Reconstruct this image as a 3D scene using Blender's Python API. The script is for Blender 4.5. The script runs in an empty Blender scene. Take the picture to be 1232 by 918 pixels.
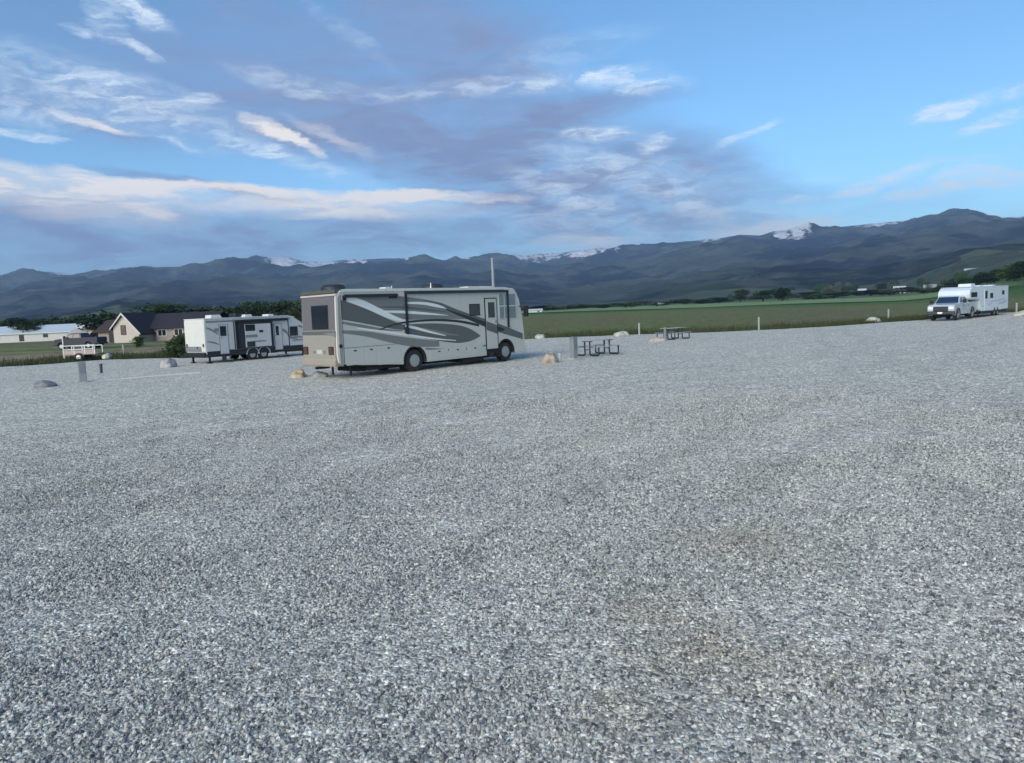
import bpy, bmesh, math, random
import numpy as np
from mathutils import Vector, Matrix, noise as mnoise

# ---------------------------------------------------------------- camera, sky, sun, exposure
scn = bpy.context.scene
col = scn.collection
R = math.radians
cam_d = bpy.data.cameras.new('camera'); cam = bpy.data.objects.new('camera', cam_d); col.objects.link(cam)
cam_d.sensor_width = 36.0; cam_d.lens = 26.0; cam_d.clip_start = 0.1; cam_d.clip_end = 40000
ROLL, PITCH = R(2.5), R(5.578)
fw = Vector((0, math.cos(PITCH), -math.sin(PITCH))); up0 = Vector((0, math.sin(PITCH), math.cos(PITCH))); r0 = Vector((1, 0, 0))
rt = r0*math.cos(ROLL) - up0*math.sin(ROLL); up = r0*math.sin(ROLL) + up0*math.cos(ROLL)
cam.matrix_world = Matrix(((rt.x, up.x, -fw.x, 0), (rt.y, up.y, -fw.y, 0), (rt.z, up.z, -fw.z, 2.5), (0, 0, 0, 1)))
scn.camera = cam
scn.view_settings.view_transform = 'Standard'; scn.view_settings.look = 'None'
scn.view_settings.gamma = 1; scn.view_settings.use_curve_mapping = False
scn.view_settings.exposure = 1.15

SUN_EL, SUN_AZ = 20.0, -152.0            # compass-like azimuth from +Y, towards +X positive
sd = bpy.data.lights.new('sun', 'SUN'); sd.energy = 2.6; sd.angle = R(55); sd.color = (1.0, 0.93, 0.82)
sun = bpy.data.objects.new('sun', sd); col.objects.link(sun)
sv = Vector((math.sin(R(SUN_AZ))*math.cos(R(SUN_EL)), math.cos(R(SUN_AZ))*math.cos(R(SUN_EL)), math.sin(R(SUN_EL))))
sun.rotation_euler = sv.to_track_quat('Z', 'Y').to_euler()

# cloud banks: azimuth, elevation, half width, half height (degrees), tilt, density
CREST = [(-34.1, 3.5), (-33.25, 3.65), (-32.48, 3.8), (-30.88, 3.67), (-30.29, 3.5), (-29.66, 3.6), (-27.55, 3.68), (-26.07, 3.83), (-24.72, 3.87), (-23.33, 3.96), (-21.92, 3.99), (-21.18, 4.33), (-20.12, 4.48), (-17.91, 4.44), (-16.58, 4.35), (-15.24, 4.14), (-13.7, 3.98), (-13.1, 4.09), (-12.06, 4.18), (-10.96, 4.15), (-9.54, 4.17), (-7.68, 4.14), (-6.98, 4.27), (-6.17, 4.3), (-5.3, 3.96), (-4.24, 3.73), (-2.89, 3.96), (-1.43, 4.08), (-0.34, 4.08), (1.18, 4.01), (2.45, 4.01), (3.98, 4.02), (5.25, 4.13), (6.76, 4.18), (8.2, 4.16), (8.95, 4.25), (9.82, 4.14), (10.74, 4.21), (11.97, 4.32), (13.79, 4.36), (14.98, 4.38), (16.05, 4.43), (17.33, 4.58), (18.77, 4.42), (19.62, 4.65), (21.74, 4.68), (23.42, 4.6), (24.69, 4.62), (25.99, 4.65), (27.71, 4.67), (29.37, 4.78), (30.28, 4.86), (31.31, 4.91), (32.14, 4.83), (32.86, 4.51), (33.54, 4.28), (34.67, 4.21)]
GREY = [(-5.11, 14.31, 19.64, 5.1, -14.5, 0.55), (9.61, 7.74, 10.93, 3.6, -12.5, 0.5), (-20.74, 16.71, 13.92, 3.1, -10.5, 0.35), (23.47, 6.06, 8.51, 1.47, 0.5, 0.25), (-26.88, 5.62, 17.93, 2.54, -2.5, 0.85), (-8.68, 6.11, 15.7, 2.07, -4.5, 0.75), (-33.71, 7.72, 9.59, 1.73, -2.5, 0.6), (-12.45, 13.77, 10.02, 2.35, -16.5, 0.85), (-2.76, 11.65, 11.72, 3.4, -20.5, 0.95), (-2.42, 18.13, 11.59, 3.23, -32.5, 0.8), (5.31, 9.51, 9.29, 3.58, -24.5, 0.8), (15.05, 8.24, 5.29, 3.5, -17.5, 0.5), (11.52, 10.85, 6.61, 1.97, -7.5, 0.45), (-16.04, 20.04, 10.15, 2.02, -22.5, 0.4), (-30.41, 14.42, 9.22, 1.97, -12.5, 0.5), (-20.96, 14.08, 8.65, 1.82, -14.5, 0.5), (7.36, 14.6, 6.72, 0.9, 1.5, 0.6), (2.06, 6.82, 9.39, 1.84, -12.5, 0.5), (-28.19, 13.12, 3.38, 0.51, -14.5, 0.6), (-20.25, 9.27, 7.17, 0.4, -9.5, 0.9), (-2.27, 20.77, 9.75, 2.07, -17.5, 0.4), (20.76, 7.1, 3.32, 0.91, -7.5, 0.3), (16.24, 9.58, 2.32, 1.15, -2.5, 0.4)]
WHITE = [(-28.47, 15.34, 6.22, 1.69, -12.5, 0.5), (-24.12, 14.17, 6.2, 1.57, -14.5, 0.5), (-32.26, 13.86, 3.11, 0.97, -10.5, 0.5), (-25.33, 20.33, 2.75, 0.66, -22.5, 0.8), (-26.88, 19.5, 1.47, 0.85, -47.5, 0.6), (-25.02, 18.27, 1.72, 0.49, -37.5, 0.6), (-28.38, 18.71, 0.76, 0.38, -2.5, 0.5), (-28.66, 13.29, 1.92, 0.3, -8.5, 0.5), (-21.4, 15.21, 1.4, 0.42, -2.5, 0.8), (-25.29, 15.37, 1.22, 0.46, -12.5, 0.75), (-23.23, 12.37, 1.58, 0.43, -27.5, 0.5), (-20.52, 12.75, 2.74, 0.38, -12.5, 0.6), (-31.96, 12.32, 2.02, 0.25, -2.5, 0.7), (-31.09, 12.05, 0.91, 0.15, -2.5, 0.6), (-17.23, 12.02, 1.48, 0.5, -2.5, 0.9), (-0.65, 16.21, 9.25, 0.61, 2.5, 0.45), (9.84, 15.91, 3.62, 0.82, -8.5, 0.9), (6.18, 16.3, 5.52, 0.55, 3.5, 0.4), (7.29, 12.61, 2.77, 0.52, -2.5, 0.85), (11.24, 11.63, 1.21, 0.57, -2.5, 1), (6.9, 10.3, 4.33, 1.18, -17.5, 0.5), (12.08, 9.06, 5.41, 1.53, -12.5, 0.45), (5.27, 8.31, 4.99, 0.84, -22.5, 0.7), (18.0, 11.67, 2.16, 0.28, 19.5, 0.6), (13.85, 7.45, 4.17, 0.95, -27.5, 0.4), (30.53, 11.38, 1.67, 0.55, 1.5, 1.0), (33.16, 10.35, 1.76, 0.45, 15.5, 1.0), (32.7, 11.81, 3.55, 0.49, 7.5, 0.5), (26.08, 7.41, 3.06, 0.49, 12.5, 1.2), (31.65, 7.18, 2.02, 0.67, 3.5, 1.5), (33.88, 6.84, 1.92, 0.51, -2.5, 1.3), (29.06, 6.64, 2.71, 0.43, 4.5, 1.2), (21.14, 6.84, 1.21, 0.29, -7.5, 0.8), (22.13, 8.05, 1.95, 0.22, -2.5, 0.4), (30.94, 8.26, 3.25, 0.31, -2.5, 0.3), (5.82, 6.14, 8.1, 1.35, -12.5, 0.4), (16.77, 5.92, 5.22, 1.18, -7.5, 0.35), (-12.96, 10.64, 4.17, 0.58, -14.5, 0.4), (-10.84, 19.73, 3.57, 0.52, -32.5, 0.2), (5.64, 18.29, 5.51, 1.07, 7.5, 0.2), (-15.76, 16.43, 3.44, 0.75, -12.5, 0.4), (-11.11, 15.89, 3.59, 0.66, -2.5, 0.3)]
CREAM = [(-16.87, 9.18, 16.36, 0.4, -2.5, 1.0), (-6.66, 8.84, 8.03, 0.42, -2.5, 1.0), (-16.93, 8.37, 14.74, 0.93, -2.5, 0.55), (-26.56, 9.44, 3.76, 0.59, -16.5, 0.9), (-26.63, 8.58, 3.01, 0.76, -22.5, 0.7), (-32.68, 9.38, 5.33, 1.32, -6.5, 0.85), (-16.56, 13.31, 2.52, 0.5, -18.5, 1.0), (-14.77, 12.51, 1.75, 0.39, -30.5, 0.8), (-27.72, 13.05, 2.24, 0.26, -10.5, 0.6), (5.78, 4.91, 3.77, 0.62, -2.5, 0.5), (19.62, 4.94, 5.06, 0.58, 0.5, 0.5), (-10.42, 7.96, 7.29, 0.96, -2.5, 0.5), (-12.51, 12.87, 3.57, 0.45, -22.5, 0.3), (-29.6, 8.12, 7.6, 1.27, -7.5, 0.4)]


world = bpy.data.worlds.new('World'); scn.world = world; world.use_nodes = True
world.cycles.sampling_method = 'MANUAL'; world.cycles.sample_map_resolution = 256
scn.cycles.max_bounces = 5; scn.cycles.diffuse_bounces = 3; scn.cycles.glossy_bounces = 3; scn.cycles.volume_bounces = 0
def build_sky():
    nt = world.node_tree; N = nt.nodes; L = nt.links; N.clear()
    def new(t, **k):
        n = N.new(t)
        for a, b in k.items(): setattr(n, a, b)
        return n
    def math_(op, a, b=None, c=None, clamp=False):
        n = new('ShaderNodeMath', operation=op, use_clamp=clamp)
        for i, v in enumerate((a, b, c)):
            if v is None: continue
            if isinstance(v, (int, float)): n.inputs[i].default_value = v
            else: L.new(v, n.inputs[i])
        return n.outputs[0]
    out = new('ShaderNodeOutputWorld'); bg = new('ShaderNodeBackground'); L.new(bg.outputs[0], out.inputs[0])
    sky = new('ShaderNodeTexSky', sky_type='NISHITA', sun_disc=False, sun_elevation=R(SUN_EL), sun_rotation=R(SUN_AZ))
    sky.altitude = 1500; sky.air_density = 1.0; sky.dust_density = 0.6; sky.ozone_density = 2.0
    bg.inputs[1].default_value = 0.088
    tc = new('ShaderNodeTexCoord'); sep = new('ShaderNodeSeparateXYZ'); L.new(tc.outputs['Generated'], sep.inputs[0])
    az = math_('MULTIPLY', math_('ARCTAN2', sep.outputs[0], sep.outputs[1]), 57.29578)
    el = math_('MULTIPLY', math_('ARCSINE', sep.outputs[2]), 57.29578)
    comb = new('ShaderNodeCombineXYZ'); L.new(az, comb.inputs[0]); L.new(el, comb.inputs[1])
    # streaky coordinates for the wisps, tilted a little the way the wind has drawn them
    def noise(scale, sx, sy, rot, detail, rough, dist=0.0, src=None):
        m = new('ShaderNodeMapping'); m.inputs['Scale'].default_value = (sx, sy, 1); m.inputs['Rotation'].default_value = (0, 0, R(rot))
        L.new(src or comb.outputs[0], m.inputs[0])
        n = new('ShaderNodeTexNoise'); n.inputs['Scale'].default_value = scale; n.inputs['Detail'].default_value = detail
        n.inputs['Roughness'].default_value = rough; n.inputs['Distortion'].default_value = dist
        L.new(m.outputs[0], n.inputs['Vector']); return n
    w1 = noise(1.0, .13, .38, 8, 8, .74)
    vs = new('ShaderNodeVectorMath', operation='SUBTRACT'); L.new(w1.outputs['Color'], vs.inputs[0]); vs.inputs[1].default_value = (.5, .5, .5)
    vm = new('ShaderNodeVectorMath', operation='MULTIPLY'); L.new(vs.outputs[0], vm.inputs[0]); vm.inputs[1].default_value = (6, 1.7, 0)
    va = new('ShaderNodeVectorMath', operation='ADD'); L.new(comb.outputs[0], va.inputs[0]); L.new(vm.outputs[0], va.inputs[1])
    warped = va.outputs[0]
    def dot(v, k):
        n = new('ShaderNodeVectorMath', operation='DOT_PRODUCT'); L.new(v, n.inputs[0]); n.inputs[1].default_value = k; return n.outputs['Value']
    s2 = new('ShaderNodeSeparateXYZ'); L.new(warped, s2.inputs[0])
    q1 = new('ShaderNodeCombineXYZ'); L.new(math_('MULTIPLY', s2.outputs[0], s2.outputs[0]), q1.inputs[0]); L.new(math_('MULTIPLY', s2.outputs[0], s2.outputs[1]), q1.inputs[1]); L.new(math_('MULTIPLY', s2.outputs[1], s2.outputs[1]), q1.inputs[2])
    q2 = new('ShaderNodeCombineXYZ'); L.new(s2.outputs[0], q2.inputs[0]); L.new(s2.outputs[1], q2.inputs[1]); q2.inputs[2].default_value = 1
    quad, lin = q1.outputs[0], q2.outputs[0]
    def layer(blobs, spread):
        acc = None
        for (a, e, hw, hh, ang, s) in blobs:
            # squared elliptical distance written out as a quadratic in (az, el)
            w, h = hw*spread, hh*spread; c_, s_ = math.cos(R(ang)), math.sin(R(ang))
            A_ = c_*c_/w/w + s_*s_/h/h; C_ = s_*s_/w/w + c_*c_/h/h; B_ = 2*c_*s_*(1/w/w - 1/h/h)
            k1 = dot(quad, (A_, B_, C_)); k2 = dot(lin, (-2*A_*a - B_*e, -2*C_*e - B_*a, A_*a*a + B_*a*e + C_*e*e))
            r = new('ShaderNodeMapRange', interpolation_type='SMOOTHSTEP')
            r.inputs['From Min'].default_value = 1.0; r.inputs['From Max'].default_value = -0.15; r.inputs['To Max'].default_value = min(s, 1.0)
            L.new(math_('ADD', k1, k2), r.inputs[0])
            # soft union 1-(1-a)(1-b)
            inv = math_('SUBTRACT', 1.0, r.outputs[0], clamp=True)
            acc = inv if acc is None else math_('MULTIPLY', acc, inv)
        return math_('SUBTRACT', 1.0, acc, clamp=True)
    def mod(d, n, lo, hi, base, gain):
        # noise-broken density: d * gain * remap(noise)
        r = new('ShaderNodeMapRange', interpolation_type='SMOOTHSTEP'); L.new(n.outputs[0], r.inputs[0])
        r.inputs['From Min'].default_value = lo; r.inputs['From Max'].default_value = hi
        a = math_('MULTIPLY_ADD', r.outputs[0], gain, base)
        return math_('MULTIPLY', a, d, clamp=True)
    nA = noise(1.0, .13, .50, 8, 7, .66, .5, warped)
    nB = noise(1.0, .30, 1.05, 8, 7, .70, .7, warped)
    nC = noise(1.0, .16, .9, 3, 6, .62, .4, warped)
    G = mod(layer(GREY, 1.35), nA, .34, .64, .66, .50)
    W = mod(layer(WHITE, 1.4), nB, .38, .66, .14, 1.10)
    Cc = mod(layer(CREAM, 1.25), nC, .36, .60, .55, .85)
    def mix(f, a, bcol):
        m = new('ShaderNodeMix', data_type='RGBA'); L.new(f, m.inputs['Factor'])
        L.new(a, m.inputs[6])
        if isinstance(bcol, tuple): m.inputs[7].default_value = (*bcol, 1)
        else: L.new(bcol, m.inputs[7])
        return m.outputs[2]
    # lower air is paler on the side away from the cloud bank
    tint = new('ShaderNodeMix', data_type='RGBA', blend_type='MULTIPLY'); tint.inputs['Factor'].default_value = 1
    L.new(sky.outputs[0], tint.inputs[6]); tint.inputs[7].default_value = (.68,.91,.985,1)
    c = tint.outputs[2]
    nG = noise(1.0, .3, 1.1, 8, 4, .6, .5, warped)
    gcol = new('ShaderNodeMix', data_type='RGBA'); L.new(nG.outputs[0], gcol.inputs['Factor'])
    gcol.inputs[6].default_value = (1.05,1.5,2.7,1); gcol.inputs[7].default_value = (1.6,2.05,3.15,1)
    c = mix(G, c, gcol.outputs[2])
    c = mix(math_('MULTIPLY', W, .88), c, (5.0,5.7,6.3))
    c = mix(math_('MULTIPLY', Cc, .9), c, (6.0,5.6,5.2))
    L.new(c, bg.inputs[0])
build_sky()

# ---------------------------------------------------------------- materials
MATS = {}
def mat(name, base, rough=.6, metal=0.0, var=.0, vscale=3.0, bump=0.0, bscale=20.0, trans=0.0, coat=0.0, spec=None, dirt=None):
    if name in MATS: return MATS[name]
    m = bpy.data.materials.new(name); m.use_nodes = True; nt = m.node_tree; N = nt.nodes; L = nt.links
    p = N['Principled BSDF']; p.inputs['Roughness'].default_value = rough; p.inputs['Metallic'].default_value = metal
    p.inputs['Coat Weight'].default_value = coat
    if spec is not None: p.inputs['Specular IOR Level'].default_value = spec
    tc = N.new('ShaderNodeTexCoord')
    n = N.new('ShaderNodeTexNoise'); n.inputs['Scale'].default_value = vscale; n.inputs['Detail'].default_value = 6; L.new(tc.outputs['Object'], n.inputs['Vector'])
    mx = N.new('ShaderNodeMix'); mx.data_type = 'RGBA'
    lo = tuple(max(0, c*(1-var)) for c in base); hi = tuple(min(1, c*(1+var)) for c in base)
    mx.inputs[6].default_value = (*lo, 1); mx.inputs[7].default_value = (*hi, 1); L.new(n.outputs[0], mx.inputs['Factor'])
    colr = mx.outputs[2]
    if dirt:
        n2 = N.new('ShaderNodeTexNoise'); n2.inputs['Scale'].default_value = 1.7; n2.inputs['Detail'].default_value = 8; n2.inputs['Roughness'].default_value = .7
        L.new(tc.outputs['Object'], n2.inputs['Vector'])
        mr = N.new('ShaderNodeMapRange'); L.new(n2.outputs[0], mr.inputs[0]); mr.inputs['From Min'].default_value = .45; mr.inputs['From Max'].default_value = .75; mr.inputs['To Max'].default_value = dirt
        m2 = N.new('ShaderNodeMix'); m2.data_type = 'RGBA'; L.new(mr.outputs[0], m2.inputs['Factor']); L.new(colr, m2.inputs[6]); m2.inputs[7].default_value = (.22, .19, .15, 1)
        colr = m2.outputs[2]
    L.new(colr, p.inputs['Base Color'])
    if bump:
        nb = N.new('ShaderNodeTexNoise'); nb.inputs['Scale'].default_value = bscale; nb.inputs['Detail'].default_value = 5; L.new(tc.outputs['Object'], nb.inputs['Vector'])
        b = N.new('ShaderNodeBump'); b.inputs['Strength'].default_value = bump; b.inputs['Distance'].default_value = .02; L.new(nb.outputs[0], b.inputs['Height']); L.new(b.outputs[0], p.inputs['Normal'])
    MATS[name] = m; return m

def glass(name, base=(.012, .017, .025), rough=.06):
    return mat(name, base, rough, 0, .3, 1.2, spec=.6)

def node_mat(name):
    m = bpy.data.materials.new(name); m.use_nodes = True
    return m, m.node_tree.nodes, m.node_tree.links, m.node_tree.nodes['Principled BSDF']

# ---------------------------------------------------------------- mesh helper
class MB:
    def __init__(s): s.bm = bmesh.new(); s.mats = []
    def mi(s, m):
        if m not in s.mats: s.mats.append(m)
        return s.mats.index(m)
    def faces(s, pts, fs, m):
        vs = [s.bm.verts.new(p) for p in pts]; k = s.mi(m); r = []
        for f in fs:
            try: q = s.bm.faces.new([vs[i] for i in f]); q.material_index = k; r.append(q)
            except ValueError: pass
        return r
    def box(s, x0, x1, y0, y1, z0, z1, m):
        p = [(x, y, z) for z in (z0, z1) for y in (y0, y1) for x in (x0, x1)]
        s.faces(p, [(0, 2, 3, 1), (4, 5, 7, 6), (0, 1, 5, 4), (2, 6, 7, 3), (0, 4, 6, 2), (1, 3, 7, 5)], m); return s
    def prism(s, prof, y0, y1, m, axis='y', inset=None):
        # closed outline in (x,z), drawn out along y (axis 'y') or outline in (y,z) along x (axis 'x')
        n = len(prof)
        def P(a, b, t): return (a, t, b) if axis == 'y' else (t, a, b)
        pts = [P(a, b, y0) for a, b in prof] + [P(a, b, y1) for a, b in prof]
        fs = [tuple(range(n)), tuple(range(2*n-1, n-1, -1))] + [(i, (i+1) % n, n+(i+1) % n, n+i) for i in range(n)]
        s.faces(pts, fs, m); return s
    def loft(s, loops, m, cap=True):
        n = len(loops[0]); pts = [p for l in loops for p in l]; fs = []
        for k in range(len(loops)-1):
            for i in range(n): fs.append((k*n+i, k*n+(i+1) % n, (k+1)*n+(i+1) % n, (k+1)*n+i))
        if cap: fs += [tuple(range(n-1, -1, -1)), tuple((len(loops)-1)*n+i for i in range(n))]
        s.faces(pts, fs, m); return s
    def tube(s, path, r, m, n=8, closed=False):
        path = [Vector(p) for p in path]; loops = []
        for i, p in enumerate(path):
            a = path[i-1] if i else p; b = path[i+1] if i < len(path)-1 else p
            d = (b-a).normalized() if (b-a).length > 1e-9 else Vector((0, 0, 1))
            u = d.cross(Vector((0, 0, 1)));
            if u.length < 1e-3: u = Vector((1, 0, 0)).cross(d)
            u.normalize(); v = d.cross(u)
            rr = r[i] if isinstance(r, (list, tuple)) else r
            loops.append([tuple(p + (u*math.cos(t)+v*math.sin(t))*rr) for t in [2*math.pi*k/n for k in range(n)]])
        return s.loft(loops, m)
    def cyl_y(s, cx, cz, r, y0, y1, m, n=28):
        return s.loft([[(cx+r*math.cos(t), y, cz+r*math.sin(t)) for t in [2*math.pi*k/n for k in range(n)]] for y in (y0, y1)], m)
    def build(s, name, parent=None, loc=None, smooth=False, bevel=0.0, seg=2):
        bmesh.ops.recalc_face_normals(s.bm, faces=s.bm.faces)
        me = bpy.data.meshes.new(name)
        for f in s.bm.faces: f.smooth = smooth
        s.bm.to_mesh(me); s.bm.free()
        for m in s.mats: me.materials.append(m)
        o = bpy.data.objects.new(name, me); col.objects.link(o)
        if parent is not None: o.parent = parent
        if loc is not None: o.location = loc
        if bevel:
            b = o.modifiers.new('bevel', 'BEVEL'); b.width = bevel; b.segments = seg; b.limit_method = 'ANGLE'; b.angle_limit = R(35)
        return o

def tag(o, label=None, cat=None, group=None, kind=None):
    if label: o['label'] = label
    if cat: o['category'] = cat
    if group: o['group'] = group
    if kind: o['kind'] = kind
    return o
def thing(name, label, cat, loc=(0, 0, 0), rz=0, group=None):
    o = bpy.data.objects.new(name, None); col.objects.link(o); o.location = loc; o.rotation_euler = (0, 0, rz)
    o.empty_display_size = .3
    return tag(o, label, cat, group)
def copy_tree(o, parent=None):
    c = o.copy(); col.objects.link(c)
    if parent is not None: c.parent = parent
    for ch in [x for x in bpy.data.objects if x.parent is o]: copy_tree(ch, c)
    return c
def smooth_curve(pts, n=8):
    out = []
    for i in range(len(pts)-1):
        p0 = pts[max(i-1, 0)]; p1 = pts[i]; p2 = pts[i+1]; p3 = pts[min(i+2, len(pts)-1)]
        for k in range(n):
            t = k/n
            out.append(tuple(.5*((2*b)+(-a+c)*t+(2*a-5*b+4*c-d)*t*t+(-a+3*b-3*c+d)*t**3) for a, b, c, d in zip(p0, p1, p2, p3)))
    out.append(pts[-1]); return out

# ---------------------------------------------------------------- terrain
def smoothstep(a, b, x):
    t = np.clip((x-a)/(b-a), 0, 1); return t*t*(3-2*t)
_rs = np.random.RandomState(7); _P = _rs.permutation(512); _P = np.concatenate([_P, _P]); _G = _rs.rand(512)*2*np.pi
def perlin(x, y):
    xi = np.floor(x).astype(int); yi = np.floor(y).astype(int); xf = x-xi; yf = y-yi
    def g(ix, iy, dx, dy):
        h = _G[_P[(_P[ix & 511]+iy) & 511]]; return np.cos(h)*dx+np.sin(h)*dy
    u = xf*xf*xf*(xf*(xf*6-15)+10); v = yf*yf*yf*(yf*(yf*6-15)+10)
    a = g(xi, yi, xf, yf)*(1-u)+g(xi+1, yi, xf-1, yf)*u; b = g(xi, yi+1, xf, yf-1)*(1-u)+g(xi+1, yi+1, xf-1, yf-1)*u
    return (a*(1-v)+b*v)*1.5
def fbm(x, y, o=5, ridged=False):
    s = 0; a = 1.0; t = 0
    for i in range(o):
        n = perlin(x+17.3*i, y-9.1*i)
        s = s+a*((1-2*np.abs(n)) if ridged else n); t += a; a *= .5; x = x*2.03; y = y*2.03
    return s/t
RC = 6500.0
def land(x, y):
    """height of the valley floor and the range behind it"""
    x = np.asarray(x, float); y = np.asarray(y, float)
    r = np.hypot(x, y); az = np.degrees(np.arctan2(x, y))
    z = -0.12 + 0*r
    z = z + smoothstep(250, 1900, r)*14*smoothstep(-60, 45, az)
    z = z + smoothstep(110, 420, r)*7.5*smoothstep(27.5, 37, az)*smoothstep(120, 60, az)
    z = z + smoothstep(60, 200, r)*fbm(x/70, y/70, 3)*.35
    ca = np.array([-80, -60, -45, -38]+[c[0] for c in CREST]+[38, 46, 60, 80]); ce = np.array([1.0, 2.4, 3.2, 3.9]+[c[1] for c in CREST]+[4.6, 3.8, 3.2, 1.2])
    e = np.interp(az, ca, ce)*smoothstep(100, 75, np.abs(az))
    # raise the traced crest slightly where smaller peaks break it
    H = np.tan(np.radians(e))*RC
    # each piece of the range starts at its own distance
    start = 1350 + 350*np.sin(az*.11+1)+250*np.sin(az*.31)
    t = np.clip((r-start)/(RC-start), 0, 1.6)
    S = np.where(t < 1, t**1.45, 1-.9*(t-1))
    rid = fbm(x/1500+3, y/1500, 6, True); rid2 = fbm(x/420, y/420+5, 4, True)
    env = np.clip(t, 0, 1)*smoothstep(1.0, .72, t)
    env2 = smoothstep(.0, .12, t)*smoothstep(1.0, .93, t)
    z = z + H*S + H*(rid-.35)*.42*env + (rid2-.3)*38*env2 + np.where(t > 0, 2.5*np.clip(t, 0, 1), 0)
    return z
def land1(x, y): return float(land(np.array([x]), np.array([y]))[0])

def polar_sheet(name, azs, rs, m, attrs=None, drop=0.0):
    A, Rr = np.meshgrid(azs, rs); X = Rr*np.sin(np.radians(A)); Y = Rr*np.cos(np.radians(A)); Z = land(X, Y)-drop
    nr, na = A.shape; V = np.stack([X.ravel(), Y.ravel(), Z.ravel()], 1)
    i = np.arange(nr-1)[:, None]*na; j = np.arange(na-1)[None, :]; a = (i+j).ravel()
    F = np.stack([a, a+na, a+na+1, a+1], 1)
    me = bpy.data.meshes.new(name); me.vertices.add(len(V)); me.vertices.foreach_set('co', V.ravel())
    me.loops.add(len(F)*4); me.loops.foreach_set('vertex_index', F.ravel().astype(np.int32)); me.polygons.add(len(F))
    me.polygons.foreach_set('loop_start', np.arange(len(F), dtype=np.int32)*4); me.polygons.foreach_set('loop_total', np.full(len(F), 4, np.int32))
    me.polygons.foreach_set('use_smooth', np.ones(len(F), bool))
    me.update(calc_edges=True)
    if attrs:
        for k, fn in attrs.items():
            at = me.attributes.new(k, 'FLOAT', 'POINT'); at.data.foreach_set('value', fn(X, Y, Z, A, Rr).ravel().astype(np.float32))
    me.materials.append(m); o = bpy.data.objects.new(name, me); col.objects.link(o); tag(o, kind='structure'); return o

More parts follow.
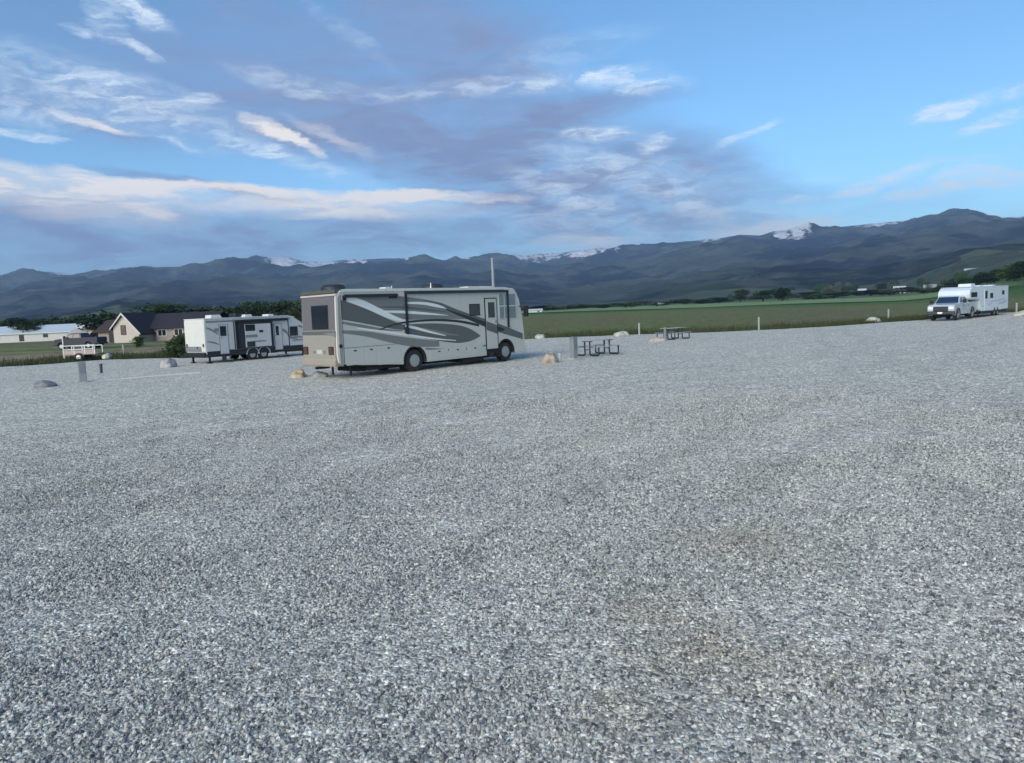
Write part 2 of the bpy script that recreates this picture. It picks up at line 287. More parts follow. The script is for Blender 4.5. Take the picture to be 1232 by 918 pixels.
def field_material():
    m, N, L, p = node_mat('pasture'); p.inputs['Roughness'].default_value = .95; p.inputs['Specular IOR Level'].default_value = .1
    tc = N.new('ShaderNodeTexCoord'); sp = N.new('ShaderNodeSeparateXYZ'); L.new(tc.outputs['Object'], sp.inputs[0])
    def nz(scale, det=6, vec=None, rough=.6):
        n = N.new('ShaderNodeTexNoise'); n.inputs['Scale'].default_value = scale; n.inputs['Detail'].default_value = det; n.inputs['Roughness'].default_value = rough
        L.new(vec or tc.outputs['Object'], n.inputs['Vector']); return n.outputs[0]
    def M(op, a, b=None):
        n = N.new('ShaderNodeMath'); n.operation = op
        for i, v in enumerate((a, b)):
            if v is None: continue
            if isinstance(v, (int, float)): n.inputs[i].default_value = v
            else: L.new(v, n.inputs[i])
        return n.outputs[0]
    def step(v, a, b):
        n = N.new('ShaderNodeMapRange'); n.interpolation_type = 'SMOOTHSTEP'; n.inputs['From Min'].default_value = a; n.inputs['From Max'].default_value = b; L.new(v, n.inputs[0]); return n.outputs[0]
    def mix(f, a, b):
        n = N.new('ShaderNodeMix'); n.data_type = 'RGBA'; L.new(f, n.inputs['Factor'])
        for i, v in ((6, a), (7, b)):
            if isinstance(v, tuple): n.inputs[i].default_value = (*v, 1)
            else: L.new(v, n.inputs[i])
        return n.outputs[2]
    # distance across the fields, measured square to the field boundaries
    d = M('ADD', M('MULTIPLY', sp.outputs[0], -.16), M('MULTIPLY', sp.outputs[1], .987))
    d = M('ADD', d, M('MULTIPLY', M('SUBTRACT', nz(.02, 4), .5), 14.0))
    brown = mix(nz(.5, 9), (.085, .090, .045), (.175, .155, .095))
    green = mix(nz(.35, 9), (.078, .125, .036), (.135, .180, .062))
    c = mix(step(nz(.045, 6, None, .7), .36, .56), green, brown)
    e = M('ADD', M('MULTIPLY', sp.outputs[0], .77), M('MULTIPLY', sp.outputs[1], .63))
    e = M('ADD', e, M('MULTIPLY', M('SUBTRACT', nz(.03, 5), .5), 16.0))
    c = mix(step(e, 165, 200), c, mix(nz(.06, 8), (.050, .105, .030), (.085, .140, .045)))
    c = mix(step(e, 218, 226), c, (.022, .048, .018))
    c = mix(step(e, 252, 262), c, mix(nz(.02, 8), (.13, .20, .085), (.20, .25, .13)))
    c = mix(step(e, 380, 420), c, mix(nz(.015, 8), (.06, .10, .045), (.12, .16, .085)))
    c = mix(step(d, 520, 560), c, mix(step(nz(.008, 8), .42, .62), (.036, .050, .026), (.062, .076, .042)))
    # right hand slope: fresher green
    fr = M('MULTIPLY', step(M('SUBTRACT', M('MULTIPLY', sp.outputs[0], 1.0), M('MULTIPLY', sp.outputs[1], .62)), 0, 22), M('MULTIPLY', step(d, 100, 140), step(d, 420, 330)))
    c = mix(fr, c, mix(nz(.08, 8), (.036, .075, .024), (.060, .105, .036)))
    # left: dry scraped dirt near the lot, paler mown strips by the house
    lf = M('MULTIPLY', step(sp.outputs[0], -26, -33), step(sp.outputs[1], 88, 72))
    c = mix(M('MULTIPLY', lf, step(nz(.12, 7), .30, .45)), c, (.27, .195, .155))
    st = M('MULTIPLY', step(sp.outputs[0], -18, -28), M('MULTIPLY', step(M('SINE', M('ADD', M('MULTIPLY', sp.outputs[1], .42), M('MULTIPLY', sp.outputs[0], .07))), .1, .9), step(sp.outputs[1], 150, 120)))
    c = mix(M('MULTIPLY', st, .6), c, (.21, .21, .13))
    tuft = N.new('ShaderNodeMix'); tuft.data_type = 'RGBA'; tuft.blend_type = 'MULTIPLY'; tuft.inputs['Factor'].default_value = 1
    tr_ = N.new('ShaderNodeValToRGB'); L.new(nz(.9, 8, None, .75), tr_.inputs[0]); tr_.color_ramp.elements[0].position = .36; tr_.color_ramp.elements[0].color = (.60, .64, .58, 1); tr_.color_ramp.elements[1].position = .62; tr_.color_ramp.elements[1].color = (1.65, 1.65, 1.5, 1)
    L.new(c, tuft.inputs[6]); L.new(tr_.outputs[0], tuft.inputs[7]); c = tuft.outputs[2]
    L.new(c, p.inputs['Base Color'])
    b = N.new('ShaderNodeBump'); b.inputs['Strength'].default_value = .9; b.inputs['Distance'].default_value = .25; L.new(nz(3.0, 8), b.inputs['Height']); L.new(b.outputs[0], p.inputs['Normal'])
    return m

def mountain_material():
    m, N, L, p = node_mat('mountain_slopes'); p.inputs['Roughness'].default_value = 1; p.inputs['Specular IOR Level'].default_value = .05
    tc = N.new('ShaderNodeTexCoord'); sp = N.new('ShaderNodeSeparateXYZ'); L.new(tc.outputs['Object'], sp.inputs[0])
    def nz(scale, det=8, rough=.62):
        n = N.new('ShaderNodeTexNoise'); n.inputs['Scale'].default_value = scale; n.inputs['Detail'].default_value = det; n.inputs['Roughness'].default_value = rough
        L.new(tc.outputs['Object'], n.inputs['Vector']); return n.outputs[0]
    def M(op, a, b):
        n = N.new('ShaderNodeMath'); n.operation = op; n.use_clamp = True
        for i, v in enumerate((a, b)):
            if isinstance(v, (int, float)): n.inputs[i].default_value = v
            else: L.new(v, n.inputs[i])
        return n.outputs[0]
    def step(v, a, b):
        n = N.new('ShaderNodeMapRange'); n.interpolation_type = 'SMOOTHSTEP'; n.inputs['From Min'].default_value = a; n.inputs['From Max'].default_value = b; L.new(v, n.inputs[0]); return n.outputs[0]
    def mix(f, a, b):
        n = N.new('ShaderNodeMix'); n.data_type = 'RGBA'; L.new(f, n.inputs['Factor'])
        for i, v in ((6, a), (7, b)):
            if isinstance(v, tuple): n.inputs[i].default_value = (*v, 1)
            else: L.new(v, n.inputs[i])
        return n.outputs[2]
    scrub = mix(step(nz(.004), .38, .62), (.046,.066,.034), (.105,.118,.075))
    forest = step(nz(.0016, 10, .7), .47, .56)
    c = mix(forest, scrub, (.007,.015,.009))
    c = mix(M('MULTIPLY', step(nz(.006, 8), .56, .70), step(sp.outputs[2], 160, 30)), c, (.062, .078, .042))
    at = N.new('ShaderNodeAttribute'); at.attribute_name = 'snow'
    c = mix(step(M('ADD', M('MULTIPLY', at.outputs['Fac'], .55), M('MULTIPLY', nz(.012, 10, .8), 1.15)), .88, 1.0), c, (.80, .82, .86))
    L.new(c, p.inputs['Base Color'])
    b = N.new('ShaderNodeBump'); b.inputs['Strength'].default_value = 1; b.inputs['Distance'].default_value = 55; L.new(nz(.010, 9, .75), b.inputs['Height']); L.new(b.outputs[0], p.inputs['Normal'])
    return m

az_f = np.concatenate([np.linspace(-180, -52, 60, endpoint=False), np.linspace(-52, 52, 520, endpoint=False), np.linspace(52, 180, 61)])
polar_sheet('grass_field', az_f, np.concatenate([[.01, 2, 5, 10, 20, 35], np.geomspace(45, 1500, 90)]), field_material())
az_m = np.concatenate([np.linspace(-105, -48, 70, endpoint=False), np.linspace(-48, 48, 1100, endpoint=False), np.linspace(48, 105, 71)])
def snow_attr(X, Y, Z, A, Rr):
    s = 0
    for a, w, q, lo in SNOW:
        s = s + q*np.exp(-((A-a)/w)**2)*smoothstep(lo-350, lo+350, Rr)
    s = np.clip(s, 0, 1); return np.clip(s + s*.7*fbm(A*1.7+Rr/900, Rr/1500, 6), 0, 1.2)
# bearing, half width (degrees), strength, lowest distance at which the patch starts
SNOW = [(-36.0, 3.0, .62, 5700), (-30.0, 1.6, 1.0, 5150), (-26.0, 3.0, .55, 5800), (-21, 1.5, .62, 5750), (-17.0, 1.3, .92, 5450), (-14.0, 1.8, .84, 5400), (-11.2, 1.0, .78, 5550), (-7.6, .5, .72, 5700), (-4.6, .8, .80, 5600), (-3.2, .6, .76, 5700), (1.2, 1.4, .82, 5500), (3.4, 1.0, .70, 5600),
        (5.6, 1.4, .82, 5450), (8.0, 1.4, .80, 5500), (12, 1.3, .68, 5700), (15.5, 1.4, .66, 5750), (20.8, 1.6, .84, 4600), (22.8, 1.2, .84, 5300), (26, 2, .62, 5800), (28.5, 1.6, .64, 5800), (31.6, 2.0, 1.0, 5600), (34.5, 1.4, .78, 5700)]
polar_sheet('mountain_range', az_m, np.concatenate([np.linspace(1250, 5000, 120, endpoint=False), np.linspace(5000, 6900, 90), [7300, 8000, 8800]]), mountain_material(), {'snow': snow_attr}, drop=.35)

# ---------------------------------------------------------------- gravel lot
def gravel_nodes(N, L, p, vec, stone=False):
    def nz(scale, det=6, rough=.6):
        n = N.new('ShaderNodeTexNoise'); n.inputs['Scale'].default_value = scale; n.inputs['Detail'].default_value = det; n.inputs['Roughness'].default_value = rough
        L.new(vec, n.inputs['Vector']); return n.outputs[0]
    def ramp(v, stops):
        n = N.new('ShaderNodeValToRGB'); L.new(v, n.inputs[0]); e = n.color_ramp.elements
        while len(e) < len(stops): e.new(.5)
        for q, (pos, c) in zip(e, stops): q.position = pos; q.color = (*c, 1)
        return n.outputs[0]
    def mixm(a, b, f=1.0, bt='MULTIPLY'):
        n = N.new('ShaderNodeMix'); n.data_type = 'RGBA'; n.blend_type = bt; n.clamp_result = False
        if isinstance(f, float): n.inputs['Factor'].default_value = f
        else: L.new(f, n.inputs['Factor'])
        for i, v in ((6, a), (7, b)):
            if isinstance(v, tuple): n.inputs[i].default_value = (*v, 1)
            else: L.new(v, n.inputs[i])
        return n.outputs[2]
    STOPS = [(0, (.07, .08, .095)), (.18, (.19, .20, .215)), (.42, (.33, .34, .35)), (.66, (.42, .425, .43)), (.86, (.54, .545, .55)), (.95, (.74, .74, .73)), (1, (.40, .35, .31))]
    # slow drifts: damp, dusty and tan patches, and the faint wheel tracks
    drift = ramp(nz(.22, 7, .65), [(.3, (.91, .92, .94)), (.55, (1.0, 1.0, 1.0)), (.72, (1.06, 1.04, 1.0))])
    patch = ramp(nz(1.6, 6, .7), [(.30, (.84, .85, .87)), (.5, (1, 1, 1)), (.72, (1.12, 1.11, 1.10))])
    def vm(op, a, b):
        n = N.new('ShaderNodeVectorMath'); n.operation = op; L.new(a, n.inputs[0]); n.inputs[1].default_value = b
        return n.outputs['Value'] if op in ('DOT_PRODUCT', 'DISTANCE') else n.outputs[0]
    def mt(op, a, b):
        n = N.new('ShaderNodeMath'); n.operation = op
        for i, v in enumerate((a, b)):
            if isinstance(v, (int, float)): n.inputs[i].default_value = v
            else: L.new(v, n.inputs[i])
        return n.outputs[0]
    wob = mt('MULTIPLY', mt('SUBTRACT', nz(.10, 3), .5), 5.0); rag = nz(2.5, 5, .7)
    # wheel tracks: pairs of slightly packed, darker lines drawn through the lot
    tr = None
    for nx, ny, c0 in ((.80, -.60, -3.2), (.80, -.60, -5.0), (.55, -.83, -17.5), (.55, -.83, -19.3), (-.05, 1.0, 21.0), (-.05, 1.0, 22.8), (.93, -.36, 1.8), (.93, -.36, 3.5)):
        dd = mt('ABSOLUTE', mt('SUBTRACT', mt('ADD', vm('DOT_PRODUCT', vec, (nx, ny, 0)), wob), c0), 0)
        g_ = N.new('ShaderNodeMapRange'); g_.interpolation_type = 'SMOOTHSTEP'; g_.inputs['From Min'].default_value = .42; g_.inputs['From Max'].default_value = .05; L.new(dd, g_.inputs[0])
        tr = g_.outputs[0] if tr is None else mt('MAXIMUM', tr, g_.outputs[0])
    tr = mt('MULTIPLY', tr, mt('ADD', rag, .25))
    drift = mixm(drift, (.88, .885, .89), tr)
    # one tan, dusty patch where the stone has thinned
    tp = None
    for px_, py_, w_ in ((1.3, 5.0, .75), (1.05, 5.7, .5), (2.3, 7.4, .8), (.6, 4.3, .4)):
        g_ = N.new('ShaderNodeMapRange'); g_.interpolation_type = 'SMOOTHSTEP'; g_.inputs['From Min'].default_value = w_*1.5; g_.inputs['From Max'].default_value = .0; g_.inputs['To Max'].default_value = .9; L.new(vm('DISTANCE', vec, (px_, py_, 0)), g_.inputs[0])
        tp = g_.outputs[0] if tp is None else mt('MAXIMUM', tp, g_.outputs[0])
    patch = mixm(patch, (.88, .80, .70), mt('MULTIPLY', tp, mt('MULTIPLY', rag, 1.3)))
    return nz, ramp, mixm, STOPS, drift, patch

def gravel_material():
    m, N, L, p = node_mat('gravel'); p.inputs['Roughness'].default_value = .9; p.inputs['Specular IOR Level'].default_value = .25
    tc = N.new('ShaderNodeTexCoord'); vec = tc.outputs['Object']
    nz, ramp, mixm, STOPS, drift, patch = gravel_nodes(N, L, p, vec)
    def voro(scale, feat='F1'):
        n = N.new('ShaderNodeTexVoronoi'); n.feature = feat; n.inputs['Scale'].default_value = scale; L.new(vec, n.inputs['Vector']); return n
    v1 = voro(30); v2 = voro(13); v3 = voro(60)
    s1 = N.new('ShaderNodeSeparateColor'); L.new(v1.outputs['Color'], s1.inputs[0])
    s2 = N.new('ShaderNodeSeparateColor'); L.new(v2.outputs['Color'], s2.inputs[0])
    c = ramp(s1.outputs[0], [(q_, tuple(min(.9, v_*1.30+.10) for v_ in c_)) for q_, c_ in STOPS])
    c2 = ramp(s2.outputs[0], [(0, (.70, .71, .74)), (.5, (1, 1, 1)), (1, (1.35, 1.35, 1.35))])
    c = mixm(c, c2)
    clump = ramp(nz(7.0, 5, .7), [(.30, (.74, .75, .78)), (.5, (1, 1, 1)), (.70, (1.28, 1.27, 1.25))])
    c = mixm(c, clump)
    gap = ramp(v1.outputs['Distance'], [(.25, (1.08, 1.08, 1.08)), (.75, (.66, .66, .66))])
    c = mixm(c, gap); c = mixm(c, drift); c = mixm(c, patch); c = mixm(c, (1.17, 1.12, .945))
    L.new(c, p.inputs['Base Color'])
    h = N.new('ShaderNodeMath'); h.operation = 'MULTIPLY_ADD'; L.new(v1.outputs['Distance'], h.inputs[0]); h.inputs[1].default_value = -1.0; L.new(s1.outputs[1], h.inputs[2])
    b = N.new('ShaderNodeBump'); b.inputs['Strength'].default_value = .8; b.inputs['Distance'].default_value = .02; L.new(h.outputs[0], b.inputs['Height'])
    b2 = N.new('ShaderNodeBump'); b2.inputs['Strength'].default_value = .6; b2.inputs['Distance'].default_value = .06; L.new(nz(2.2, 6), b2.inputs['Height']); L.new(b.outputs[0], b2.inputs['Normal'])
    L.new(b2.outputs[0], p.inputs['Normal'])
    return m
GR = gravel_material()
EDGE = [(-120, 28), (-60, 46), (-46, 50.5), (-36.7, 53.2), (-33.3, 54.6), (-31.4, 57.0), (-26, 56.5), (-22.4, 55), (-12, 60.0), (1.8, 62.1), (9.6, 61.8), (19.9, 59.6), (28, 62), (33, 64.6), (38, 67.2), (43.7, 73.0), (50, 76.5), (54, 73.5), (47.5, 63.5), (48.5, 59.5), (60, 56), (130, 48)]
def lot_height(x, y):
    r = math.hypot(x, y)
    return .02 + .035*mnoise.noise((x*.18, y*.18, 0)) + .02*mnoise.noise((x*.7, y*.7, 3)) if r < 40 else .02+.035*mnoise.noise((x*.18, y*.18, 0))
def gravel_lot():
    # fan of strips from behind the camera out to the ragged edge
    e = smooth_curve(EDGE, 10); e = [(x+.25*mnoise.noise((x*1.3, y*1.3, 9)), y+.45*mnoise.noise((x*.9, y*.9, 5))) for x, y in e]
    rows = 90; pts = []; n = len(e)
    for k in range(rows+1):
        t = (k/rows)**1.6
        for x, y in e:
            px = x*(.35+.65*t); py = -30+(y+30)*t
            pts.append((px, py, lot_height(px, py) if k < rows else -.10))
    me = bpy.data.meshes.new('gravel_lot')
    fs = [(k*n+i, k*n+i+1, (k+1)*n+i+1, (k+1)*n+i) for k in range(rows) for i in range(n-1)]
    me.from_pydata(pts, [], fs); me.materials.append(GR); me.update()
    for q in me.polygons: q.use_smooth = True
    bm = bmesh.new(); bm.from_mesh(me); bmesh.ops.recalc_face_normals(bm, faces=bm.faces)
    if bm.faces[0].normal.z < 0: bmesh.ops.reverse_faces(bm, faces=bm.faces)
    bm.to_mesh(me); bm.free()
    o = bpy.data.objects.new('gravel_lot', me); col.objects.link(o); tag(o, kind='structure')
gravel_lot()

def loose_gravel():
    """the nearest stones as real stones: a scattered ground cover"""
    m, N, L, p = node_mat('gravel_stone'); p.inputs['Roughness'].default_value = .82; p.inputs['Specular IOR Level'].default_value = .3
    oi = N.new('ShaderNodeObjectInfo')
    geo = N.new('ShaderNodeNewGeometry')
    nz, ramp, mixm, STOPS, drift, patch = gravel_nodes(N, L, p, geo.outputs['Position'])
    c = ramp(oi.outputs['Random'], [(q_, tuple(v_*.90 for v_ in c_)) for q_, c_ in STOPS])
    c = mixm(c, drift); c = mixm(c, patch); c = mixm(c, (1.02, 1.03, .955))
    fine = N.new('ShaderNodeTexNoise'); fine.inputs['Scale'].default_value = 120; fine.inputs['Detail'].default_value = 3; L.new(geo.outputs['Position'], fine.inputs['Vector'])
    c = mixm(c, ramp(fine.outputs[0], [(.3, (.8, .8, .8)), (.7, (1.2, 1.2, 1.2))]))
    L.new(c, p.inputs['Base Color'])
    # carrier patch just below the lot's surface
    pts = []; fs = []; na, nr = 40, 22
    for i in range(nr+1):
        r = 1.6*(26/1.6)**(i/nr)
        for j in range(na+1):
            a = R(-52+104*j/na); x, y = r*math.sin(a), r*math.cos(a); pts.append((x, y, lot_height(x, y)))
    for i in range(nr):
        for j in range(na): a = i*(na+1)+j; fs.append((a, a+1, a+na+2, a+na+1))
    me = bpy.data.meshes.new('loose_gravel'); me.from_pydata(pts, [], fs)
    o = bpy.data.objects.new('loose_gravel', me); col.objects.link(o)
    tag(o, 'loose crushed grey gravel stones covering the foreground of the lot', 'gravel', kind='stuff')
    g = bpy.data.node_groups.new('scatter_stones', 'GeometryNodeTree')
    g.interface.new_socket('Geometry', in_out='INPUT', socket_type='NodeSocketGeometry'); g.interface.new_socket('Geometry', in_out='OUTPUT', socket_type='NodeSocketGeometry')
    n = g.nodes; k = g.links
    gi = n.new('NodeGroupInput'); go = n.new('NodeGroupOutput')
    pos = n.new('GeometryNodeInputPosition'); ln = n.new('ShaderNodeVectorMath'); ln.operation = 'LENGTH'; k.new(pos.outputs[0], ln.inputs[0])
    mr = n.new('ShaderNodeMapRange'); k.new(ln.outputs['Value'], mr.inputs[0]); mr.inputs['From Min'].default_value = 7.0; mr.inputs['From Max'].default_value = 25; mr.inputs['To Min'].default_value = 2100; mr.inputs['To Max'].default_value = 8; mr.interpolation_type = 'SMOOTHERSTEP'
    dp = n.new('GeometryNodeDistributePointsOnFaces'); k.new(gi.outputs[0], dp.inputs['Mesh']); k.new(mr.outputs[0], dp.inputs['Density'])
    join = n.new('GeometryNodeGeometryToInstance')
    for s in range(6):
        ic = n.new('GeometryNodeMeshIcoSphere'); ic.inputs['Radius'].default_value = .5; ic.inputs['Subdivisions'].default_value = 2
        p2 = n.new('GeometryNodeInputPosition'); wn = n.new('ShaderNodeTexNoise'); wn.noise_dimensions = '4D'; wn.inputs['W'].default_value = s*7.7; wn.inputs['Scale'].default_value = 1.7; wn.inputs['Detail'].default_value = 2
        k.new(p2.outputs[0], wn.inputs['Vector'])
        sb = n.new('ShaderNodeVectorMath'); sb.operation = 'SUBTRACT'; k.new(wn.outputs['Color'], sb.inputs[0]); sb.inputs[1].default_value = (.5, .5, .5)
        sc = n.new('ShaderNodeVectorMath'); sc.operation = 'SCALE'; k.new(sb.outputs[0], sc.inputs[0]); sc.inputs['Scale'].default_value = 1.0
        sp = n.new('GeometryNodeSetPosition'); k.new(ic.outputs['Mesh'], sp.inputs[0]); k.new(sc.outputs[0], sp.inputs['Offset'])
        sm = n.new('GeometryNodeSetMaterial'); sm.inputs['Material'].default_value = m; k.new(sp.outputs[0], sm.inputs[0])
        ss = n.new('GeometryNodeSetShadeSmooth'); ss.inputs['Shade Smooth'].default_value = False; k.new(sm.outputs[0], ss.inputs[0])
        k.new(ss.outputs[0], join.inputs[0])
    io = n.new('GeometryNodeInstanceOnPoints'); k.new(dp.outputs['Points'], io.inputs['Points']); k.new(join.outputs[0], io.inputs['Instance']); io.inputs['Pick Instance'].default_value = True
    rr = n.new('FunctionNodeRandomValue'); rr.data_type = 'FLOAT_VECTOR'; rr.inputs[0].default_value = (0, 0, 0); rr.inputs[1].default_value = (6.28, 6.28, 6.28); rr.inputs['Seed'].default_value = 2
    k.new(rr.outputs[0], io.inputs['Rotation'])
    rs = n.new('FunctionNodeRandomValue'); rs.data_type = 'FLOAT'; rs.inputs[2].default_value = .0; rs.inputs[3].default_value = 1; rs.inputs['Seed'].default_value = 5
    pw = n.new('ShaderNodeMath'); pw.operation = 'POWER'; k.new(rs.outputs[1], pw.inputs[0]); pw.inputs[1].default_value = 2.2
    ms = n.new('ShaderNodeMath'); ms.operation = 'MULTIPLY_ADD'; k.new(pw.outputs[0], ms.inputs[0]); ms.inputs[1].default_value = .023; ms.inputs[2].default_value = .0145
    rv = n.new('FunctionNodeRandomValue'); rv.data_type = 'FLOAT_VECTOR'; rv.inputs[0].default_value = (.8, .6, .5); rv.inputs[1].default_value = (1.35, 1.0, .8); rv.inputs['Seed'].default_value = 9
    vs = n.new('ShaderNodeVectorMath'); vs.operation = 'SCALE'; k.new(rv.outputs[0], vs.inputs[0]); k.new(ms.outputs[0], vs.inputs['Scale'])
    k.new(vs.outputs[0], io.inputs['Scale'])
    k.new(io.outputs[0], go.inputs[0])
    md = o.modifiers.new('scatter', 'NODES'); md.node_group = g
loose_gravel()

# ---------------------------------------------------------------- common materials
BLACK = mat('black_rubber', (.018, .018, .019), .75, bump=.2, bscale=40)
RIM = mat('steel_rim', (.45, .45, .44), .3, .85, .12)
DARK = mat('dark_metal', (.012, .012, .014), .55, .2, .2)
CHROME = mat('chrome', (.7, .7, .7), .15, 1)
GLASS = glass('tinted_glass')
LGLASS = mat('pale_glass', (.16, .21, .22), .08, 0, .2, 1.0, spec=.7)
REDL = mat('red_lens', (.10, .035, .03), .25)
CLEARL = mat('clear_lens', (.75, .75, .72), .12)
UNDER = mat('underbody', (.012, .012, .013), .9)

def wheel(parent, x, y, z, r, w, rim=RIM, side=-1):
    """tyre with a rim set into the outward face; side -1 looks towards local -y"""
    b = MB(); yi, yo = (y, y+w) if side > 0 else (y-w, y)   # y .. inner
    n = 32
    prof = [(r*.56, 0), (r*.9, .02), (r*.985, .08), (r, .2), (r, .8), (r*.985, .92), (r*.9, .98), (r*.56, 1)]
    loops = []
    for rad, t in prof: loops.append([(x+rad*math.cos(a), yi+(yo-yi)*t, z+rad*math.sin(a)) for a in [2*math.pi*k/n for k in range(n)]])
    b.loft(loops, BLACK); t = b.build('tyre', None)
    root = t; root.name = 'wheel'; root.parent = parent
    c = MB(); yf = yo if side > 0 else yi; s = 1 if side > 0 else -1
    loops = []
    for rad, dy in [(r*.565, .012), (r*.53, .012), (r*.46, -.05), (r*.30, -.06), (r*.26, .02), (r*.10, .03)]:
        loops.append([(x+rad*math.cos(a), yf+s*dy, z+rad*math.sin(a)) for a in [2*math.pi*k/n for k in range(n)]])
    c.loft(loops, rim)
    for k in range(8):
        a = 2*math.pi*k/8; cx, cz = x+r*.41*math.cos(a), z+r*.41*math.sin(a)
        c.cyl_y(cx, cz, r*.085, yf-s*.058, yf-s*.040, DARK, 8)
    c.build('rim', root)
    return root

# ---------------------------------------------------------------- the motorhome
def band(b, top, bot, m, k, y=0.0):
    """paint swoosh between two curves (x, z), 2 mm proud per layer of the wall at y"""
    T = smooth_curve(top, 6); B = smooth_curve(bot, 6)
    if len(T) != len(B): raise ValueError
    n = len(T); yy = y-.002*k
    pts = [(x, yy, z) for x, z in T]+[(x, yy, z) for x, z in B]+[(x, y+.004, z) for x, z in T]+[(x, y+.004, z) for x, z in B]
    fs = [(i, n+i, n+i+1, i+1) for i in range(n-1)]+[(i, i+1, 2*n+i+1, 2*n+i) for i in range(n-1)]+[(n+i, 3*n+i, 3*n+i+1, n+i+1) for i in range(n-1)]
    b.faces(pts, fs, m)

def arc(cx, cz, r, a0, a1, n=14):
    return [(cx+r*math.cos(R(a0+(a1-a0)*i/n)), cz+r*math.sin(R(a0+(a1-a0)*i/n))) for i in range(n+1)]

def motorhome():
    t = thing('motorhome', 'long silver grey motorhome with dark swoosh graphics parked on gravel in the middle', 'motorhome', (-6.718, 28.953, .02), R(46.56))
    BODY = mat('motorhome_silver', (.43, .445, .41), .28, 0, .05, .8, coat=.3, dirt=.10)
    TAN = mat('motorhome_rear_cap', (.27, .255, .205), .32, 0, .05, .8, coat=.3, dirt=.16)
    G1 = mat('swoosh_dark_grey', (.088, .095, .094), .35, 0, .05)
    G2 = mat('swoosh_mid_grey', (.15, .162, .16), .35, 0, .05)
    G3 = mat('swoosh_light', (.62, .66, .64), .3, 0, .03)
    G4 = mat('swoosh_black', (.016, .019, .023), .3)
    G5 = mat('swoosh_olive_grey', (.16, .17, .16), .35)
    ROOF = mat('roof_fibreglass', (.55, .56, .53), .5, 0, .1, dirt=.3)
    W = 2.5
    # shell with real wheel tunnels
    prof = [(.02, .62), (-.02, 1.0), (0, 1.9), (.05, 3.25), (.16, 3.45), (.4, 3.52), (9.9, 3.52), (10.2, 3.46), (10.36, 3.25), (10.52, 2.95), (10.66, 2.3), (10.72, 1.95), (10.80, 1.2), (10.82, .75), (10.78, .36), (10.2, .34)]
    prof += arc(9.45, .48, .60, -10, 190) + [(8.75, .36), (4.5, .36)] + arc(3.8, .48, .64, -10, 190) + [(3.1, .36), (2.4, .42), (1.1, .50)]
    b = MB(); b.prism(prof, 0, W, BODY)
    # side graphics
    band(b, [(.95, 3.27), (2.2, 3.27), (3.3, 3.22), (4.9, 3.0), (6.1, 2.66), (7.6, 2.2)], [(.95, 3.22), (2.2, 2.72), (3.3, 2.26), (4.9, 2.2), (6.1, 2.15), (7.6, 2.1)], G2, 1)
    band(b, [(1.7, 2.83), (3.3, 2.80), (4.9, 2.62), (6.0, 2.46)], [(1.7, 2.80), (3.3, 2.71), (4.9, 2.54), (6.0, 2.44)], G1, 2)
    band(b, [(3.4, 2.98), (4.4, 2.96), (5.2, 2.84), (6.0, 2.62)], [(3.4, 2.90), (4.4, 2.84), (5.2, 2.70), (6.0, 2.60)], G3, 2)
    band(b, [(2.0, 2.66), (3.3, 2.62), (4.6, 2.50), (5.8, 2.34)], [(2.0, 2.60), (3.3, 2.50), (4.6, 2.40), (5.8, 2.32)], G3, 2)
    band(b, [(.22, 3.14), (.9, 2.93), (1.6, 2.68), (2.4, 2.34), (3.1, 2.08), (3.6, 1.97)], [(.22, 2.36), (.9, 2.24), (1.6, 2.10), (2.4, 1.93), (3.1, 1.82), (3.6, 1.80)], G1, 1)
    band(b, [(.45, 3.22), (1.1, 3.16), (1.7, 2.93), (2.5, 2.55), (3.4, 2.2)], [(.45, 3.10), (1.1, 2.88), (1.7, 2.64), (2.5, 2.33), (3.4, 2.1)], G3, 3)
    band(b, [(.22, 2.30), (1.2, 2.12), (2.2, 1.92), (3.2, 1.80)], [(.22, 2.20), (1.2, 2.0), (2.2, 1.84), (3.2, 1.76)], G2, 2)
    band(b, [(3.3, 2.03), (4.8, 2.02), (6.2, 1.90), (7.1, 1.68), (7.75, 1.34)], [(3.3, 1.62), (4.8, 1.30), (6.2, 1.07), (7.1, 1.10), (7.75, 1.28)], G1, 1)
    band(b, [(3.9, 1.92), (4.7, 1.78), (5.6, 1.58), (6.4, 1.42)], [(3.9, 1.80), (4.7, 1.64), (5.6, 1.48), (6.4, 1.38)], G5, 2)
    band(b, [(3.35, 2.02), (3.9, 1.92), (4.7, 1.70), (5.6, 1.46)], [(3.35, 1.93), (3.9, 1.80), (4.7, 1.60), (5.6, 1.42)], G3, 3)
    band(b, [(.2, 1.95), (1.4, 1.84), (2.6, 1.62), (3.8, 1.42), (5.2, 1.22)], [(.2, 1.83), (1.4, 1.62), (2.6, 1.30), (3.8, 1.06), (5.2, .98)], G5, 3)
    band(b, [(.9, 2.02), (2.0, 1.86), (3.4, 1.64), (4.9, 1.38), (6.2, 1.20)], [(.9, 1.97), (2.0, 1.78), (3.4, 1.55), (4.9, 1.31), (6.2, 1.17)], G3, 4)
    band(b, [(4.4, .98), (5.6, .86), (7.0, .84), (8.7, .90)], [(4.4, .90), (5.6, .74), (7.0, .72), (8.7, .86)], G2, 2)
    band(b, [(4.5, 3.04), (5.4, 2.90), (6.3, 2.60), (7.6, 2.22), (8.9, 1.86), (10.68, 1.27)], [(4.5, 3.02), (5.4, 2.78), (6.3, 2.38), (7.6, 1.88), (8.9, 1.44), (10.68, .98)], G1, 4)
    band(b, [(5.7, 2.62), (6.6, 2.38), (7.6, 2.10), (8.8, 1.76), (9.4, 1.56)], [(5.7, 2.58), (6.6, 2.24), (7.6, 1.90), (8.8, 1.50), (9.4, 1.46)], G4, 5)
